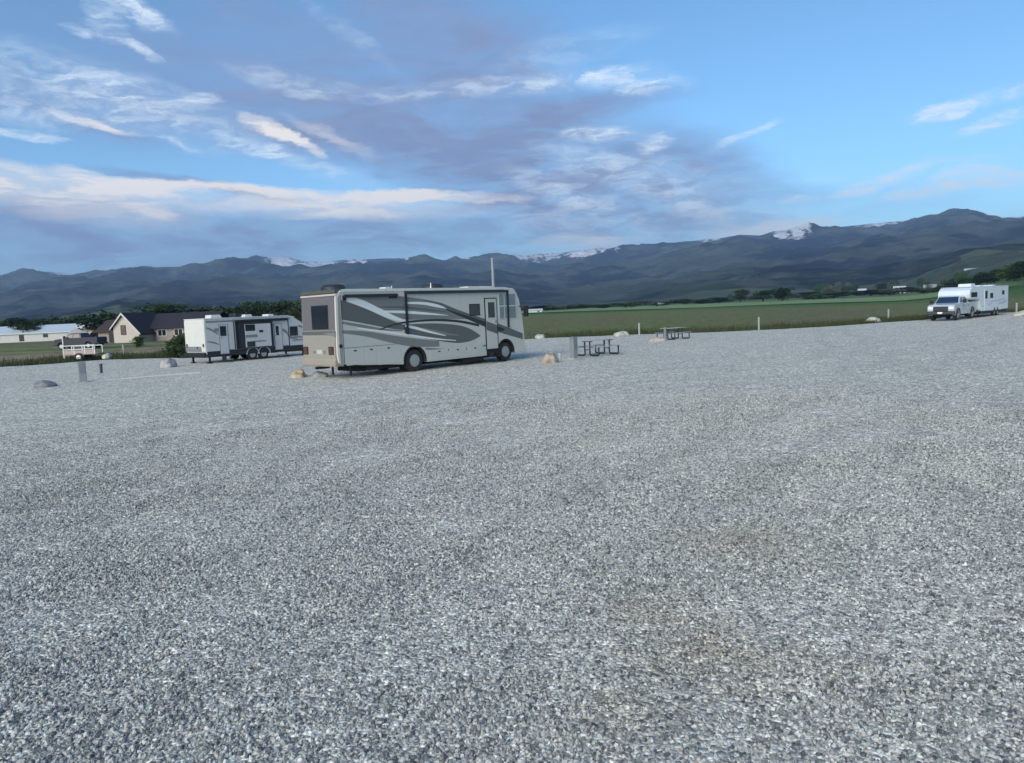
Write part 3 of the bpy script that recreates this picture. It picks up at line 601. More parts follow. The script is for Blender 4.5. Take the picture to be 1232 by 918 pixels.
    band(b, [(2.0, 1.90), (2.6, 2.05), (3.4, 2.17), (4.9, 2.20), (6.4, 2.10), (7.7, 1.86)], [(2.0, 1.86), (2.6, 1.99), (3.4, 2.09), (4.9, 2.11), (6.4, 1.99), (7.7, 1.74)], G4, 5)
    body = b.build('body', t, bevel=.05, seg=3)
    # rear cap (tan fibreglass) and its side return
    r = MB(); r.prism([(-.03, .66), (-.07, 1.0), (-.05, 1.9), (0, 3.2), (.02, 3.3), (.20, 3.3), (.20, .52), (.05, .55)], -.012, W+.012, TAN)
    cap = r.build('rear_cap', t, bevel=.04)
    q = MB(); q.prism([(-.10, .56), (-.13, .9), (-.105, 1.75), (-.03, 1.80), (-.03, .56)], .10, W-.10, TAN); q.build('rear_lower_panel', t, bevel=.05)
    q = MB(); q.prism([(-.045, .70), (-.085, 1.0), (-.065, 1.9), (-.02, 3.26), (.19, 3.42), (.22, 3.42), (.10, 3.2), (.05, 1.9), (.05, .62)], -.022, .05, mat('corner_moulding', (.56, .54, .48), .3, 0, .05)); q.build('corner_moulding', t, bevel=.012)
    q = MB(); q.prism([(.02, 1.93), (W-.02, 1.93), (W-.02, 1.80), (.02, 1.80)], -.075, -.045, G1, axis='x')
    q.prism([(.02, 1.88), (.9, 1.86), (.02, 1.70)], -.105, -.045, G5, axis='x'); q.build('rear_stripe', t)
    q = MB(); q.box(-.062, .02, .52, 1.72, 2.0, 2.96, DARK); wn = q.build('rear_window', t, bevel=.02)
    q = MB(); q.box(-.068, -.06, .57, 1.67, 2.05, 2.91, GLASS); q.build('pane', wn)
    UP = mat('rear_upper_mauve', (.125, .115, .115), .35, 0, .08, dirt=.1)
    q = MB(); q.prism([(-.052, 1.96), (-.020, 3.28), (.0, 3.28), (.0, 1.96)], .10, W-.06, UP); q.build('rear_upper_panel', t)
    q = MB(); q.box(-.02, .14, -.02, W+.02, 3.30, 3.38, mat('roof_trim', (.48, .42, .40), .4)); q.build('rear_roof_trim', t, bevel=.02)
    q = MB(); q.box(-.03, .30, .02, W-.02, 3.40, 3.54, mat('dark_olive_edge', (.07, .075, .06), .6)); q.build('rear_roof_edge', t, bevel=.02)
    for y0 in (.16, W-.50):
        q = MB(); q.box(-.16, -.11, y0, y0+.34, 1.0, 1.32, DARK); l = q.build('tail_light', t, bevel=.02)
        q = MB(); q.box(-.17, -.16, y0+.03, y0+.31, 1.03, 1.16, REDL); q.box(-.17, -.16, y0+.03, y0+.31, 1.18, 1.29, REDL); q.build('lens', l)
    q = MB(); q.box(-.135, -.10, .98, 1.36, 1.02, 1.2, mat('plate_grey', (.42, .42, .40), .5)); q.box(-.137, -.10, 1.46, 1.62, 1.04, 1.16, CHROME); q.box(-.137, -.10, .74, .88, 1.04, 1.16, CHROME); q.build('licence_plate', t)
    q = MB(); q.prism([(-.15, .52), (-.18, .6), (-.18, .76), (-.13, .86), (.0, .86), (.0, .52)], .04, W-.04, mat('bumper_tan', (.30, .26, .21), .5, dirt=.4)); q.build('rear_bumper', t, bevel=.03)
    q = MB(); q.box(-.30, .3, 1.17, 1.31, .42, .52, DARK); q.build('tow_hitch', t)
    # slide-out on the far side
    q = MB(); q.box(1.0, 4.6, W, W+.42, 1.0, 3.25, BODY); q.box(.98, 4.62, W+.40, W+.44, .98, 3.3, G1); q.build('slide_out', t, bevel=.02)
    q = MB(); q.box(5.4, 8.6, W, W+.42, .8, 3.2, BODY); q.build('slide_out', t, bevel=.02)
    # roof rail and roof gear
    q = MB(); q.box(.20, 10.1, -.02, .05, 3.43, 3.50, ROOF); q.build('roof_rail', t, bevel=.01)
    q = MB(); q.prism([(.3, 3.52), (.6, 3.56), (9.7, 3.56), (10.0, 3.52)], .15, W-.15, ROOF); q.build('roof', t)
    for x0, L_ in ((.75, 1.0), (6.05, 1.05)):
        q = MB(); q.loft([[(x0+a*L_/2+L_/2*c, .75+.5+.5*s_, z) for c, s_ in [(math.cos(u)*k, math.sin(u)*k) for u in [2*math.pi*i/24 for i in range(24)]] for a in (0,)] for z, k in ((3.56, 1.0), (3.68, 1.0), (3.76, .86), (3.79, .6))], mat('air_conditioner_shroud', (.02, .025, .035), .5))
        q.build('air_conditioner', t, smooth=False)
    q = MB(); q.box(2.8, 3.1, .5, .9, 3.56, 3.64, ROOF); q.tube([(3.0, .3, 3.56), (3.0, .3, 3.68)], .035, RIM); q.build('roof_vent', t, bevel=.01)
    q = MB(); q.tube([(5.15, .3, 3.54), (5.15, .3, 3.80)], [.04, .015], RIM); q.build('roof_antenna', t)
    q = MB(); q.box(7.6, 9.3, .5, 1.1, 3.56, 3.63, ROOF); q.build('solar_panel', t, bevel=.01)
    # awnings
    q = MB(); q.tube([(3.42, -.10, 3.37), (9.40, -.10, 3.37)], .060, G4, 12); q.box(3.40, 9.42, -.045, -.003, 3.39, 3.44, DARK); aw = q.build('awning', t)
    for x in (3.44, 9.66):
        zb = 1.62; q = MB(); q.box(x-.045, x+.045, -.075, -.012, zb, 3.40, DARK); q.build('awning_arm', aw, bevel=.008)
    q = MB(); q.box(9.3, 9.70, -.1, -.02, 3.33, 3.40, DARK); q.build('awning_end', aw)
    q = MB(); q.tube([(.35, -.10, 3.28), (2.95, -.10, 3.28)], .062, G4, 12); q.box(.32, .46, -.06, -.003, 3.10, 3.3, DARK); q.box(2.6, 2.98, -.06, -.003, 3.16, 3.3, DARK); q.build('slide_awning', t)
    # windows and door on the near side
    def window(x0, x1, z0, z1, g=GLASS, fr=DARK, name='side_window'):
        q = MB(); q.box(x0, x1, -.022, .002, z0, z1, fr); f = q.build(name, t, bevel=.012)
        q = MB(); q.box(x0+.04, x1-.04, -.027, -.021, z0+.04, z1-.04, g); q.build('pane', f)
    window(7.12, 7.80, 2.26, 2.80, mat('grey_glass', (.05, .06, .06), .12))
    LFR = mat('light_frame', (.42, .44, .43), .4)
    q = MB(); q.box(8.10, 8.92, -.030, .002, .62, 3.06, DARK); q.box(8.15, 8.87, -.038, -.004, .66, 3.01, BODY)
    q.faces([(8.15, -.0395, 1.98), (8.87, -.0395, 1.76), (8.87, -.0395, 1.34), (8.15, -.0395, 1.56)], [(0, 1, 2, 3)], G1)
    dr = q.build('entry_door', t)
    q = MB(); q.box(8.24, 8.78, -.050, -.036, 2.08, 2.90, LFR); w = q.build('door_window', dr, bevel=.02)
    q = MB(); q.box(8.29, 8.73, -.055, -.049, 2.13, 2.85, mat('grey_glass', (.05, .06, .06), .12)); q.build('pane', w)
    q = MB(); q.box(8.72, 8.84, -.07, -.036, 1.9, 2.02, CHROME); q.build('handle', dr)
    q = MB(); q.box(8.12, 8.95, -.012, .35, .34, .62, UNDER); q.build('step_well', t)
    q = MB(); q.box(8.2, 8.9, -.32, .0, .28, .32, DARK); q.box(8.25, 8.3, -.3, .0, .32, .5, DARK); q.box(8.8, 8.85, -.3, .0, .32, .5, DARK); q.build('entry_step', t)
    window(9.06, 10.26, 2.02, 3.26, LGLASS, mat('light_frame', (.42, .44, .43), .4), 'cab_window')
    q = MB(); q.box(9.42, 9.46, -.034, -.02, 2.05, 3.22, LFR); q.box(9.06, 10.26, -.034, -.02, 2.62, 2.68, LFR); q.build('window_bar', t)
    # windscreen wraps the front
    q = MB(); q.loft([[(10.30, .06, 3.22), (10.42, .06, 3.22), (10.42, W-.06, 3.22), (10.30, W-.06, 3.22)], [(10.5, .05, 2.1), (10.735, .05, 2.1), (10.735, W-.05, 2.1), (10.5, W-.05, 2.1)]], GLASS); q.build('windscreen', t)
    q = MB(); q.box(10.76, 10.83, .3, W-.3, .8, 1.5, DARK); q.build('front_grille', t)
    for y0 in (.08, W-.5):
        q = MB(); q.box(10.76, 10.84, y0, y0+.42, 1.0, 1.3, CLEARL); q.build('headlight', t, bevel=.03)
    q = MB(); q.prism([(10.2, .36), (10.2, .62), (10.86, .62), (10.9, .5), (10.86, .34)], -.01, W+.01, BODY); q.build('front_bumper', t, bevel=.03)
    for s, y in ((-1, -.0), (1, W)):
        q = MB(); q.tube([(10.5, y, 2.62), (10.62, y+s*.28, 2.56)], .025, DARK); q.box(10.54, 10.66, y+s*.36-.12, y+s*.36+.12, 2.1, 2.62, DARK); q.build('mirror', t, bevel=.02)
    # skirt compartments
    for x0, x1 in ((.32, 1.20), (1.26, 1.82), (1.88, 2.95), (4.65, 5.7), (5.76, 6.8), (6.86, 7.9)):
        z1 = 1.2 if x0 < 3 else .86
        z0 = .54 if x1 < 1.9 else .44
        q = MB(); q.box(x0, x1, -.008, .004, z0, z1, BODY); d = q.build('compartment_door', t, bevel=.005)
        q = MB(); q.box((x0+x1)/2-.06, (x0+x1)/2+.06, -.018, -.006, z1-.12, z1-.07, DARK); q.build('latch', d)
    q = MB(); q.box(.225, .235, -.013, .0, .5, 3.3, DARK); q.box(.24, 3.1, -.013, .0, 1.235, 1.247, G2); q.build('panel_seam', t)
    q = MB(); q.box(.02, .16, -.03, -.01, 1.26, 1.40, DARK); q.build('side_marker_light', t)
    # black chassis, its box hung lower to deepen the shadow under the body
    q = MB(); q.box(1.2, 10.3, .5, 2.0, .22, .8, UNDER); q.box(6.7, 8.0, .10, 1.2, .16, .5, UNDER); q.box(1.5, 2.9, .2, 2.3, .26, .5, UNDER); q.box(4.6, 5.4, .3, 2.2, .25, .5, UNDER)
    q.tube([(.9, .6, .5), (.9, .6, .08)], .05, DARK); q.tube([(.9, 1.9, .5), (.9, 1.9, .08)], .05, DARK); q.build('chassis', t)
    for x, ra in ((3.8, .64), (9.45, .60)):
        q = MB(); q.prism(arc(x, .48, ra-.002, -8, 188)+arc(x, .48, ra-.075, 188, -8), -.004, W+.004, UNDER); q.build('wheel_arch', t)
    for x, r_ in ((3.8, .48), (9.45, .47)):
        wheel(t, x, .34, r_-.01, r_, .28, side=-1)
        wheel(t, x, W-.34, r_-.01, r_, .28, side=1)
    for y in (.68,): wheel(t, 3.8, y, .47, .48, .26, DARK, side=-1)
    return t
motorhome()

# ---------------------------------------------------------------- travel trailer behind it
def travel_trailer():
    t = thing('travel_trailer', 'white travel trailer with black trim and rounded nose, partly behind the motorhome', 'trailer', (-18.33, 44.7, .02), R(50))
    WH = mat('trailer_white', (.46, .475, .48), .35, 0, .04, dirt=.12); END = mat('trailer_end_cap', (.60, .59, .54), .35, 0, .04, dirt=.1)
    GY = mat('trailer_grey', (.17, .18, .19), .4); BK = mat('trailer_black', (.012, .014, .018), .35)
    L_, W, z0, z1 = 7.5, 2.45, .55, 2.68
    prof = [(0, z0), (0, z1-.05), (.05, z1), (5.7, z1), (6.2, z1-.10), (6.75, z1-.42), (7.2, z1-.9), (7.45, 1.45), (7.5, 1.1), (7.3, z0)]
    b = MB(); b.prism(prof, 0, W, WH)
    # side graphics and black lower band
    b.prism([(.02, .40), (.02, .72), (7.3, .72), (7.4, .40)], -.012, W+.012, BK)
    band(b, [(4.3, 2.35), (4.55, 2.3), (4.8, 2.1)], [(4.3, .75), (4.55, .75), (4.8, .75)], WH, 1)
    for x in (1.84, 4.42, 5.72): b.box(x, x+.07, -.010, .003, .72, z1-.08, BK)
    b.box(.06, 5.9, -.014, .003, z1-.22, z1-.11, GY)
    b.box(6.0, 7.2, -.010, .003, 1.02, 1.10, GY)
    band(b, [(.08, 2.2), (.4, 2.1), (.8, 1.8)], [(.08, 2.1), (.4, 1.95), (.8, 1.7)], GY, 3)
    band(b, [(5.3, 1.9), (5.6, 1.75), (5.8, 1.4), (6.4, 1.18)], [(5.3, 1.7), (5.6, 1.5), (5.8, 1.2), (6.4, 1.1)], GY, 3)
    band(b, [(6.5, 2.05), (6.8, 2.0), (7.0, 1.8), (7.15, 1.5)], [(6.5, 1.95), (6.75, 1.85), (6.9, 1.65), (7.05, 1.4)], GY, 4)
    b.box(.84, 5.7, -.012, .003, .72, .78, GY)
    band(b, [(5.95, 1.30), (6.5, 1.32), (7.3, 1.2)], [(5.95, 1.24), (6.5, 1.2), (7.3, 1.12)], GY, 2)
    band(b, [(.08, 1.36), (.5, 1.3), (.9, 1.1)], [(.08, 1.30), (.5, 1.18), (.9, 1.06)], GY, 2)
    b.build('body', t, bevel=.03)
    q = MB(); q.prism([(-.05, .72), (-.07, 1.0), (-.05, z1-.1), (0, z1), (.02, z1), (.02, .72)], .01, W-.01, END)
    q.prism([(-.075, .74), (-.085, .9), (-.06, 1.12), (-.04, 1.12), (-.04, .74)], .5, W-.02, GY); q.build('rear_wall', t, bevel=.02)
    q = MB(); q.box(-.18, .0, .05, W-.05, .50, .66, DARK); q.build('rear_bumper', t, bevel=.01)
    for y in (.12, W-.3):
        q = MB(); q.box(-.088, -.05, y, y+.18, 1.0, 1.2, REDL); q.build('tail_light', t)
    q = MB(); q.box(-.09, -.06, .9, 1.02, .9, 1.02, DARK); q.build('plug_cover', t)
    q = MB(); q.prism([(-.04, z1+.002), (-.04, z1+.05), (5.7, z1+.05), (6.25, z1-.06), (6.2, z1-.10), (5.7, z1+.002)], -.03, W+.03, mat('roof_membrane', (.56, .60, .60), .6)); q.build('roof', t)
    for x, w in ((.62, .40), (4.55, .25), (2.9, .3)):
        q = MB(); q.prism([(x, z1+.05), (x+.05, z1+.05+w*.5), (x+w*1.6, z1+.05+w*.5), (x+w*1.9, z1+.05)], .4, 1.1, END); q.build('roof_vent', t, bevel=.02)
    q = MB(); q.loft([[(3.0+.5*a, 1.2+.4*c, z) for a, c in ((-1, -1), (1, -1), (1, 1), (-1, 1))] for z in (z1+.05, z1+.30)], BK); q.build('air_conditioner', t, bevel=.06)
    # awning across the side
    q = MB(); q.tube([(1.95, -.13, z1-.20), (5.6, -.13, z1-.20)], .085, BK, 12); a = q.build('awning', t)
    for x in (2.0, 4.5):
        q = MB(); q.box(x-.05, x+.05, -.09, -.02, .75, z1-.2, BK); q.build('awning_arm', a)
    # doors
    def door(x0, x1, zb, zt, wx0, wx1, wz0, wz1):
        q = MB(); q.box(x0, x1, -.02, .002, zb, zt, GY); q.box(x0+.04, x1-.04, -.03, -.002, zb+.04, zt-.04, WH); d = q.build('entry_door', t)
        q = MB(); q.box(wx0, wx1, -.04, -.028, wz0, wz1, BK); w = q.build('door_window', d)
        q = MB(); q.box(wx0+.03, wx1-.03, -.044, -.039, wz0+.03, wz1-.03, GLASS); q.build('pane', w)
        q = MB(); q.box(x0+.07, x0+.13, -.06, -.029, 1.45, 1.6, CHROME); q.build('handle', d)
    door(.86, 1.46, .50, 2.32, .93, 1.33, 1.62, 2.22)
    door(4.66, 5.26, .50, 2.22, 4.78, 5.0, 1.45, 2.06)
    # slide-out in the middle
    q = MB(); q.box(2.08, 4.36, -.22, .0, .76, 2.40, BK); q.box(2.48, 4.28, -.25, -.21, .82, 2.26, WH)
    q.box(2.48, 3.30, -.256, -.24, 1.42, 1.60, GY); q.box(3.0, 3.9, -.257, -.24, 1.12, 1.20, GY)
    s = q.build('slide_out', t)
    for x0, x1, a0, a1 in ((2.50, 3.16, 1.84, 2.24), (2.55, 3.10, .84, 1.18), (3.45, 3.72, 1.72, 1.86)):
        q = MB(); q.box(x0, x1, -.268, -.25, a0, a1, BK); w = q.build('side_window', s)
        q = MB(); q.box(x0+.03, x1-.03, -.272, -.266, a0+.03, a1-.03, GLASS); q.build('pane', w)
    q = MB(); q.box(5.84, 6.44, -.02, .002, 1.36, 1.98, BK); w = q.build('side_window', t)
    q = MB(); q.box(5.88, 6.40, -.025, -.019, 1.40, 1.94, GLASS); q.build('pane', w)
    q = MB(); q.box(.56, .84, -.016, .002, 1.9, 2.1, GY); q.build('porch_light', t)
    # frame, wheels, jacks, steps, hitch
    q = MB(); q.box(.1, 7.4, .5, 1.9, .34, .56, UNDER); q.tube([(7.2, .6, .45), (8.6, 1.22, .45)], .06, DARK); q.tube([(7.2, 1.85, .45), (8.6, 1.22, .45)], .06, DARK); q.build('chassis', t)
    for x in (.25, 6.9):
        for y in (.15, W-.25):
            q = MB(); q.box(x-.05, x+.05, y, y+.1, .06, .5, DARK); q.box(x-.14, x+.14, y-.05, y+.15, .0, .06, DARK); q.build('jack', t)
    q = MB(); q.tube([(8.3, 1.22, .02), (8.3, 1.22, .9)], .05, DARK); q.build('tongue_jack', t)
    for x in (3.05, 3.85):
        wheel(t, x, .26, .34, .35, .2, side=-1); wheel(t, x, W-.26, .34, .35, .2, side=1)
        q = MB(); q.prism(arc(x, .36, .46, 0, 180)+arc(x, .36, .40, 180, 0), -.02, .05, WH); q.build('fender', t)
    q = MB(); q.box(.95, 1.4, -.5, -.05, .16, .2, RIM); q.box(.95, 1.4, -.28, -.05, .34, .38, RIM); q.box(.93, .96, -.5, -.02, .1, .45, DARK); q.build('entry_step', t)
    q = MB(); q.box(4.7, 5.2, -.5, -.05, .16, .2, RIM); q.box(4.7, 5.2, -.28, -.05, .34, .38, RIM); q.build('entry_step', t)
    return t
travel_trailer()

# ---------------------------------------------------------------- pickups
def pickup(name, label, loc, rz, paint, s=1.0, bedlen=2.0, mat_trim=None, cargo=False):
    """front bumper at x=0 looking towards -x; near side is y=0 (side towards -y), width W"""
    t = thing(name, label, 'pickup truck', loc, rz)
    W = 2.0; C = paint
    wb0, wb1 = .98, 4.65
    low = [(.10, .62), (.02, .75), (.0, 1.12), (.12, 1.24), (.35, 1.30), (1.45, 1.36), (1.55, 1.38), (3.75, 1.40), (3.80, 1.42), (5.80, 1.42), (5.86, 1.30), (5.86, .70), (5.78, .60)]
    low += arc(wb1, .46, .50, -5, 185)+[(3.9, .48), (1.6, .48)]+arc(wb0, .46, .50, -5, 185)+[(.42, .55)]
    b = MB(); b.prism(low, 0, W, C)
    body = b.build('body', t, bevel=.05, seg=3)
    # cab greenhouse tapers in
    i1, i2 = .06, .22
    q = MB(); q.loft([[(1.42, i1, 1.36), (3.80, i1, 1.38), (3.80, W-i1, 1.38), (1.42, W-i1, 1.36)], [(2.02, i2, 1.93), (3.60, i2, 1.95), (3.60, W-i2, 1.95), (2.02, W-i2, 1.93)], [(2.2, i2+.1, 1.98), (3.5, i2+.1, 2.0), (3.5, W-i2-.1, 2.0), (2.2, W-i2-.1, 1.98)]], C); q.build('cab', t, bevel=.02)
    def on(x, z, off):      # point on the near cab flank
        f = (z-1.37)/(1.94-1.37); return (x, i1+(i2-i1)*f-off, z)
    def on2(x, z, off):
        f = (z-1.37)/(1.94-1.37); return (x, W-(i1+(i2-i1)*f-off), z)
    for fn in (on, on2):
        for xs in ([(1.66, 1.44), (2.08, 1.84), (2.58, 1.87), (2.58, 1.44)], [(2.68, 1.44), (2.68, 1.87), (3.42, 1.87), (3.58, 1.44)]):
            q = MB(); o_ = [fn(x, z, .006) for x, z in xs]; i_ = [fn(x, z, -.02) for x, z in xs]; q.loft([i_, o_], GLASS); q.build('side_window', t)
    q = MB(); q.loft([[(1.50+dx, .14, 1.41+dz), (2.00+dx, .27, 1.89+dz), (2.00+dx, W-.27, 1.89+dz), (1.50+dx, W-.14, 1.41+dz)] for dx, dz in ((0, 0), (-.035, .02))], mat('windscreen_blue_glass', (.015, .035, .075), .08, spec=.7)); q.build('windscreen', t)
    q = MB(); q.loft([[(.16, .12, 1.25), (1.42, .10, 1.37), (1.42, W-.10, 1.37), (.16, W-.12, 1.25)], [(.22, .3, 1.30), (1.42, .26, 1.43), (1.42, W-.26, 1.43), (.22, W-.3, 1.30)]], C); q.build('bonnet', t, bevel=.02)
    G = mat('truck_grille', (.025, .03, .035), .45); TR = mat_trim or mat('truck_bumper', (.045, .05, .055), .4, .4)
    q = MB(); q.box(-.04, .03, .45, W-.45, .80, 1.17, G)
    for z in (.86, .96, 1.06): q.box(-.055, -.03, .47, W-.47, z, z+.03, TR)
    q.build('grille', t, bevel=.01)
    for y in (.06, W-.42):
        q = MB(); q.box(-.05, .06, y, y+.36, .92, 1.15, CLEARL); q.build('headlight', t, bevel=.03)
    q = MB(); q.prism([(-.16, .50), (-.18, .58), (-.16, .76), (.02, .80), (.25, .72), (.25, .50)], -.02, W+.02, TR); fb = q.build('front_bumper', t, bevel=.03)
    q = MB(); q.box(-.195, -.16, .82, 1.18, .58, .72, CLEARL); q.build('licence_plate', fb)
    q = MB(); q.prism([(5.86, .52), (5.86, .74), (6.02, .74), (6.02, .55)], .0, W, TR); q.build('rear_bumper', t, bevel=.02)
    for y in (.0, W-.16):
        q = MB(); q.box(5.85, 5.90, y+.01, y+.15, .95, 1.35, REDL); q.build('tail_light', t)
    for sgn, y in ((-1, .06), (1, W-.06)):
        q = MB(); q.box(1.66, 1.80, min(y, y+sgn*.32), max(y, y+sgn*.32), 1.46, 1.50, DARK); q.box(1.62, 1.80, y+sgn*.32-.11, y+sgn*.32+.11, 1.40, 1.70, DARK); q.build('mirror', t, bevel=.03)
    for sgn, y in ((-1, 0), (1, W)):
        for x0, x1 in ((1.72, 2.64), (2.67, 3.70)):
            q = MB(); q.box(x0, x1, y-.006, y+.006, .60, 1.36, C); d = q.build('door', t, bevel=.004)
            q = MB(); q.box(x1-.24, x1-.06, y+sgn*.03-.012, y+sgn*.03+.012, 1.16, 1.2, DARK); q.build('handle', d)
        for x in (wb0, wb1):
            q = MB(); q.prism(arc(x, .46, .57, 0, 180)+arc(x, .46, .49, 180, 0), y-.03, y+.03, TR); q.build('wheel_arch_trim', t)
    q = MB(); q.box(3.95, 5.7, .18, W-.18, 1.421, 1.43, UNDER); q.build('bed_opening', t)
    q = MB(); q.box(.4, 5.6, .3, W-.3, .34, .62, UNDER); q.build('chassis', t)
    for x in (wb0, wb1):
        wheel(t, x, .28, .39, .40, .27, side=-1); wheel(t, x, W-.28, .39, .40, .27, side=1)
    t.scale = (s, s, s)
    return t
SIL = mat('truck_silver_white', (.48, .53, .57), .25, .1, .04, coat=.4, dirt=.1)
pickup('pickup_truck', 'silver white pickup truck facing the camera, hitched to the white fifth-wheel trailer', (36.02, 60.0, .02), R(42.5), SIL)
NAVY = mat('truck_navy', (.008, .010, .024), .45, 0, .1)

def fifth_wheel():
    t = thing('fifth_wheel_trailer', 'white fifth-wheel trailer with raised nose hitched behind the silver pickup', 'trailer', (36.02, 60.0, .02), R(42.5))
    WH = mat('fifth_wheel_white', (.60, .66, .70), .32, 0, .03, dirt=.08); GY = mat('fifth_wheel_grey', (.42, .47, .52), .4, 0, .2)
    W0, W = -.15, 2.25; z1 = 2.66
    prof = [(3.6, 1.62), (3.40, 1.75), (3.3, 2.05), (3.5, 2.40), (3.95, z1-.05), (4.2, z1), (14.70, z1), (14.75, z1-.05), (14.75, .62), (14.5, .55)]
    prof += arc(11.3, .36, .40, 10, 170)+[(10.7, .50)]+arc(10.3, .36, .40, 20, 170) + [(9.7, .52), (6.6, .55), (6.4, .7), (6.05, 1.50), (5.8, 1.60)]
    prof = prof[:10]+arc(11.5, .36, .42, 22, 158)+arc(10.55, .36, .42, 22, 158)+[(9.9, .52), (6.6, .55), (6.4, .7), (6.05, 1.50), (5.8, 1.60)]
    b = MB(); b.prism(prof, W0, W, WH)
    yw = W0
    for (x0, x1, z0_, z1_) in ((6.8, 9.6, .92, 1.02), (9.0, 13.6, 1.28, 1.36), (11.8, 14.2, 1.0, 1.22)):
        band(b, [(x0, z1_), ((x0+x1)/2, z1_+.05), (x1, z1_+.22)], [(x0, z0_), ((x0+x1)/2, z0_), (x1, z0_+.14)], GY, 1, yw)
    b.box(3.9, 6.0, yw-.006, yw+.002, 1.66, 1.76, GY)
    b.build('body', t, bevel=.05, seg=3)
    q = MB(); q.prism([(4.1, z1+.002), (4.2, z1+.04), (14.7, z1+.04), (14.78, z1+.002)], W0-.01, W+.01, WH); q.build('roof', t)
    for x, w in ((5.9, 1.3), (8.6, .8), (12.2, 1.0)):
        q = MB(); q.prism([(x, z1+.04), (x+.1, z1+.04+(.26 if w > 1.1 else .10)), (x+w-.1, z1+.04+(.26 if w > 1.1 else .10)), (x+w, z1+.04)], .5, 1.5, WH); q.build('air_conditioner' if w > 1.1 else 'roof_vent', t, bevel=.04)
    def win(x0, x1, a0, a1):
        q = MB(); q.box(x0, x1, yw-.02, yw+.002, a0, a1, DARK); f = q.build('side_window', t, bevel=.01)
        q = MB(); q.box(x0+.04, x1-.04, yw-.026, yw-.019, a0+.04, a1-.04, GLASS); q.build('pane', f)
    win(3.75, 5.35, 1.80, 2.22); win(9.1, 9.95, 1.62, 2.06); win(12.75, 13.45, 1.86, 2.24)
    q = MB(); q.box(7.40, 8.30, yw-.025, yw+.002, .55, 2.42, GY); q.box(7.44, 8.26, yw-.032, yw, .59, 2.38, WH); d = q.build('entry_door', t)
    q = MB(); q.box(7.52, 8.16, yw-.045, yw-.03, 1.60, 2.28, DARK); w = q.build('door_window', d)
    q = MB(); q.box(7.56, 8.12, yw-.05, yw-.044, 1.64, 2.24, GLASS); q.build('pane', w)
    for x0, x1 in ((6.7, 7.3), (8.5, 9.4), (12.2, 13.2)):
        q = MB(); q.box(x0, x1, yw-.01, yw+.002, .62, .90, WH); q.build('compartment_door', t)
    q = MB(); q.box(6.6, 14.6, W0+.25, W-.25, .30, .60, UNDER); q.box(4.7, 4.95, .8, 1.2, 1.2, 1.62, DARK); q.box(6.55, 14.4, W0+.02, W0+.08, .32, .55, UNDER); q.build('chassis', t)
    for yy in (W0+.2, W-.3):
        q = MB(); q.box(6.5, 6.6, yy, yy+.1, .0, .7, DARK); q.build('landing_jack', t)
    for x in (10.55, 11.5):
        wheel(t, x, W0+.26, .36, .36, .22, side=-1); wheel(t, x, W-.26, .36, .36, .22, side=1)
    q = MB(); q.box(14.75, 14.9, W0+.1, W-.1, .5, .62, DARK); q.build('rear_bumper', t)
    return t
fifth_wheel()

# ---------------------------------------------------------------- site furniture
def picnic_table(label, x, y, a):
    t = thing('picnic_table', label, 'picnic table', (x, y, .03), a, 'black framed picnic tables on the camp sites')
    TOP = mat('table_mesh', (.40, .41, .425), .6, .1, .2); F = mat('table_frame_black', (.014, .016, .024), .45)
    q = MB(); q.box(-.92, .92, -.38, .38, .735, .76, TOP); q.build('tabletop', t, bevel=.01)
    for s in (-1, 1):
        q = MB(); q.box(-.92, .92, min(s*.56, s*.82), max(s*.56, s*.82), .435, .46, TOP); q.build('bench_seat', t, bevel=.01)
    for x0 in (-.74, .74):
        q = MB()
        for s in (-1, 1):
            q.tube([(x0, s*.17, .735), (x0, s*.17, .08), (x0, s*.21, .035), (x0, s*.70, .035), (x0, s*.75, .08), (x0, s*.75, .44)], .042, F, 8)
            q.tube([(x0, s*.17, .44), (x0, s*.80, .44)], .024, F, 6)
        q.tube([(x0, -.34, .715), (x0, .34, .715)], .026, F, 6); q.tube([(x0, -.17, .30), (x0, .17, .30)], .022, F, 6)
        q.build('leg_frame', t)
    return t
picnic_table('black framed picnic table beside the grey hookup pedestal in the middle of the lot', 4.36, 37.2, R(42))
picnic_table('black framed picnic table farther away, behind and right of the nearer one', 10.95, 49.7, R(38))

def pedestal(label, x, y, h, w=.26, a=.7):
    t = thing('hookup_pedestal', label, 'utility pedestal', (x, y, .02), a, 'grey electrical hookup pedestals')
    P = mat('pedestal_grey', (.22, .25, .26), .5, .2, .12)
    q = MB(); q.box(-w/2, w/2, -w/2, w/2, 0, h*.93, P); q.prism([(-w/2-.02, h*.93), (-w/2-.02, h*.96), (0, h), (w/2+.02, h*.96), (w/2+.02, h*.93)], -w/2-.02, w/2+.02, P); q.build('cabinet', t, bevel=.01)
    q = MB(); q.box(-w/2+.03, w/2-.03, -w/2-.015, -w/2+.002, h*.45, h*.88, mat('pedestal_door', (.17, .195, .2), .45, .2)); q.build('door', t, bevel=.008)
    q = MB(); q.box(-w/2-.08, w/2+.08, -w/2-.08, w/2+.08, -.02, .05, mat('concrete_pad', (.36, .35, .33), .9, bump=.3)); q.build('concrete_base', t)
    return t
pedestal('grey hookup pedestal standing between the tan boulder and the nearer picnic table', 3.0, 35.2, 1.05, .27)
pedestal('grey hookup pedestal standing alone on the gravel at the left, by a pale kerb strip', -19.5, 33.6, .98, .30, .5)
pedestal('thin pale grey hookup pedestal in front of the farther picnic table', 10.35, 49.3, .85, .16)
q = MB(); DP = mat('dark_pipe', (.03, .035, .045), .5); q.tube([(0, 0, 0), (0, 0, .42)], .07, DP, 12); q.tube([(0, 0, .42), (0, 0, .5)], [.095, .08], DP, 12)
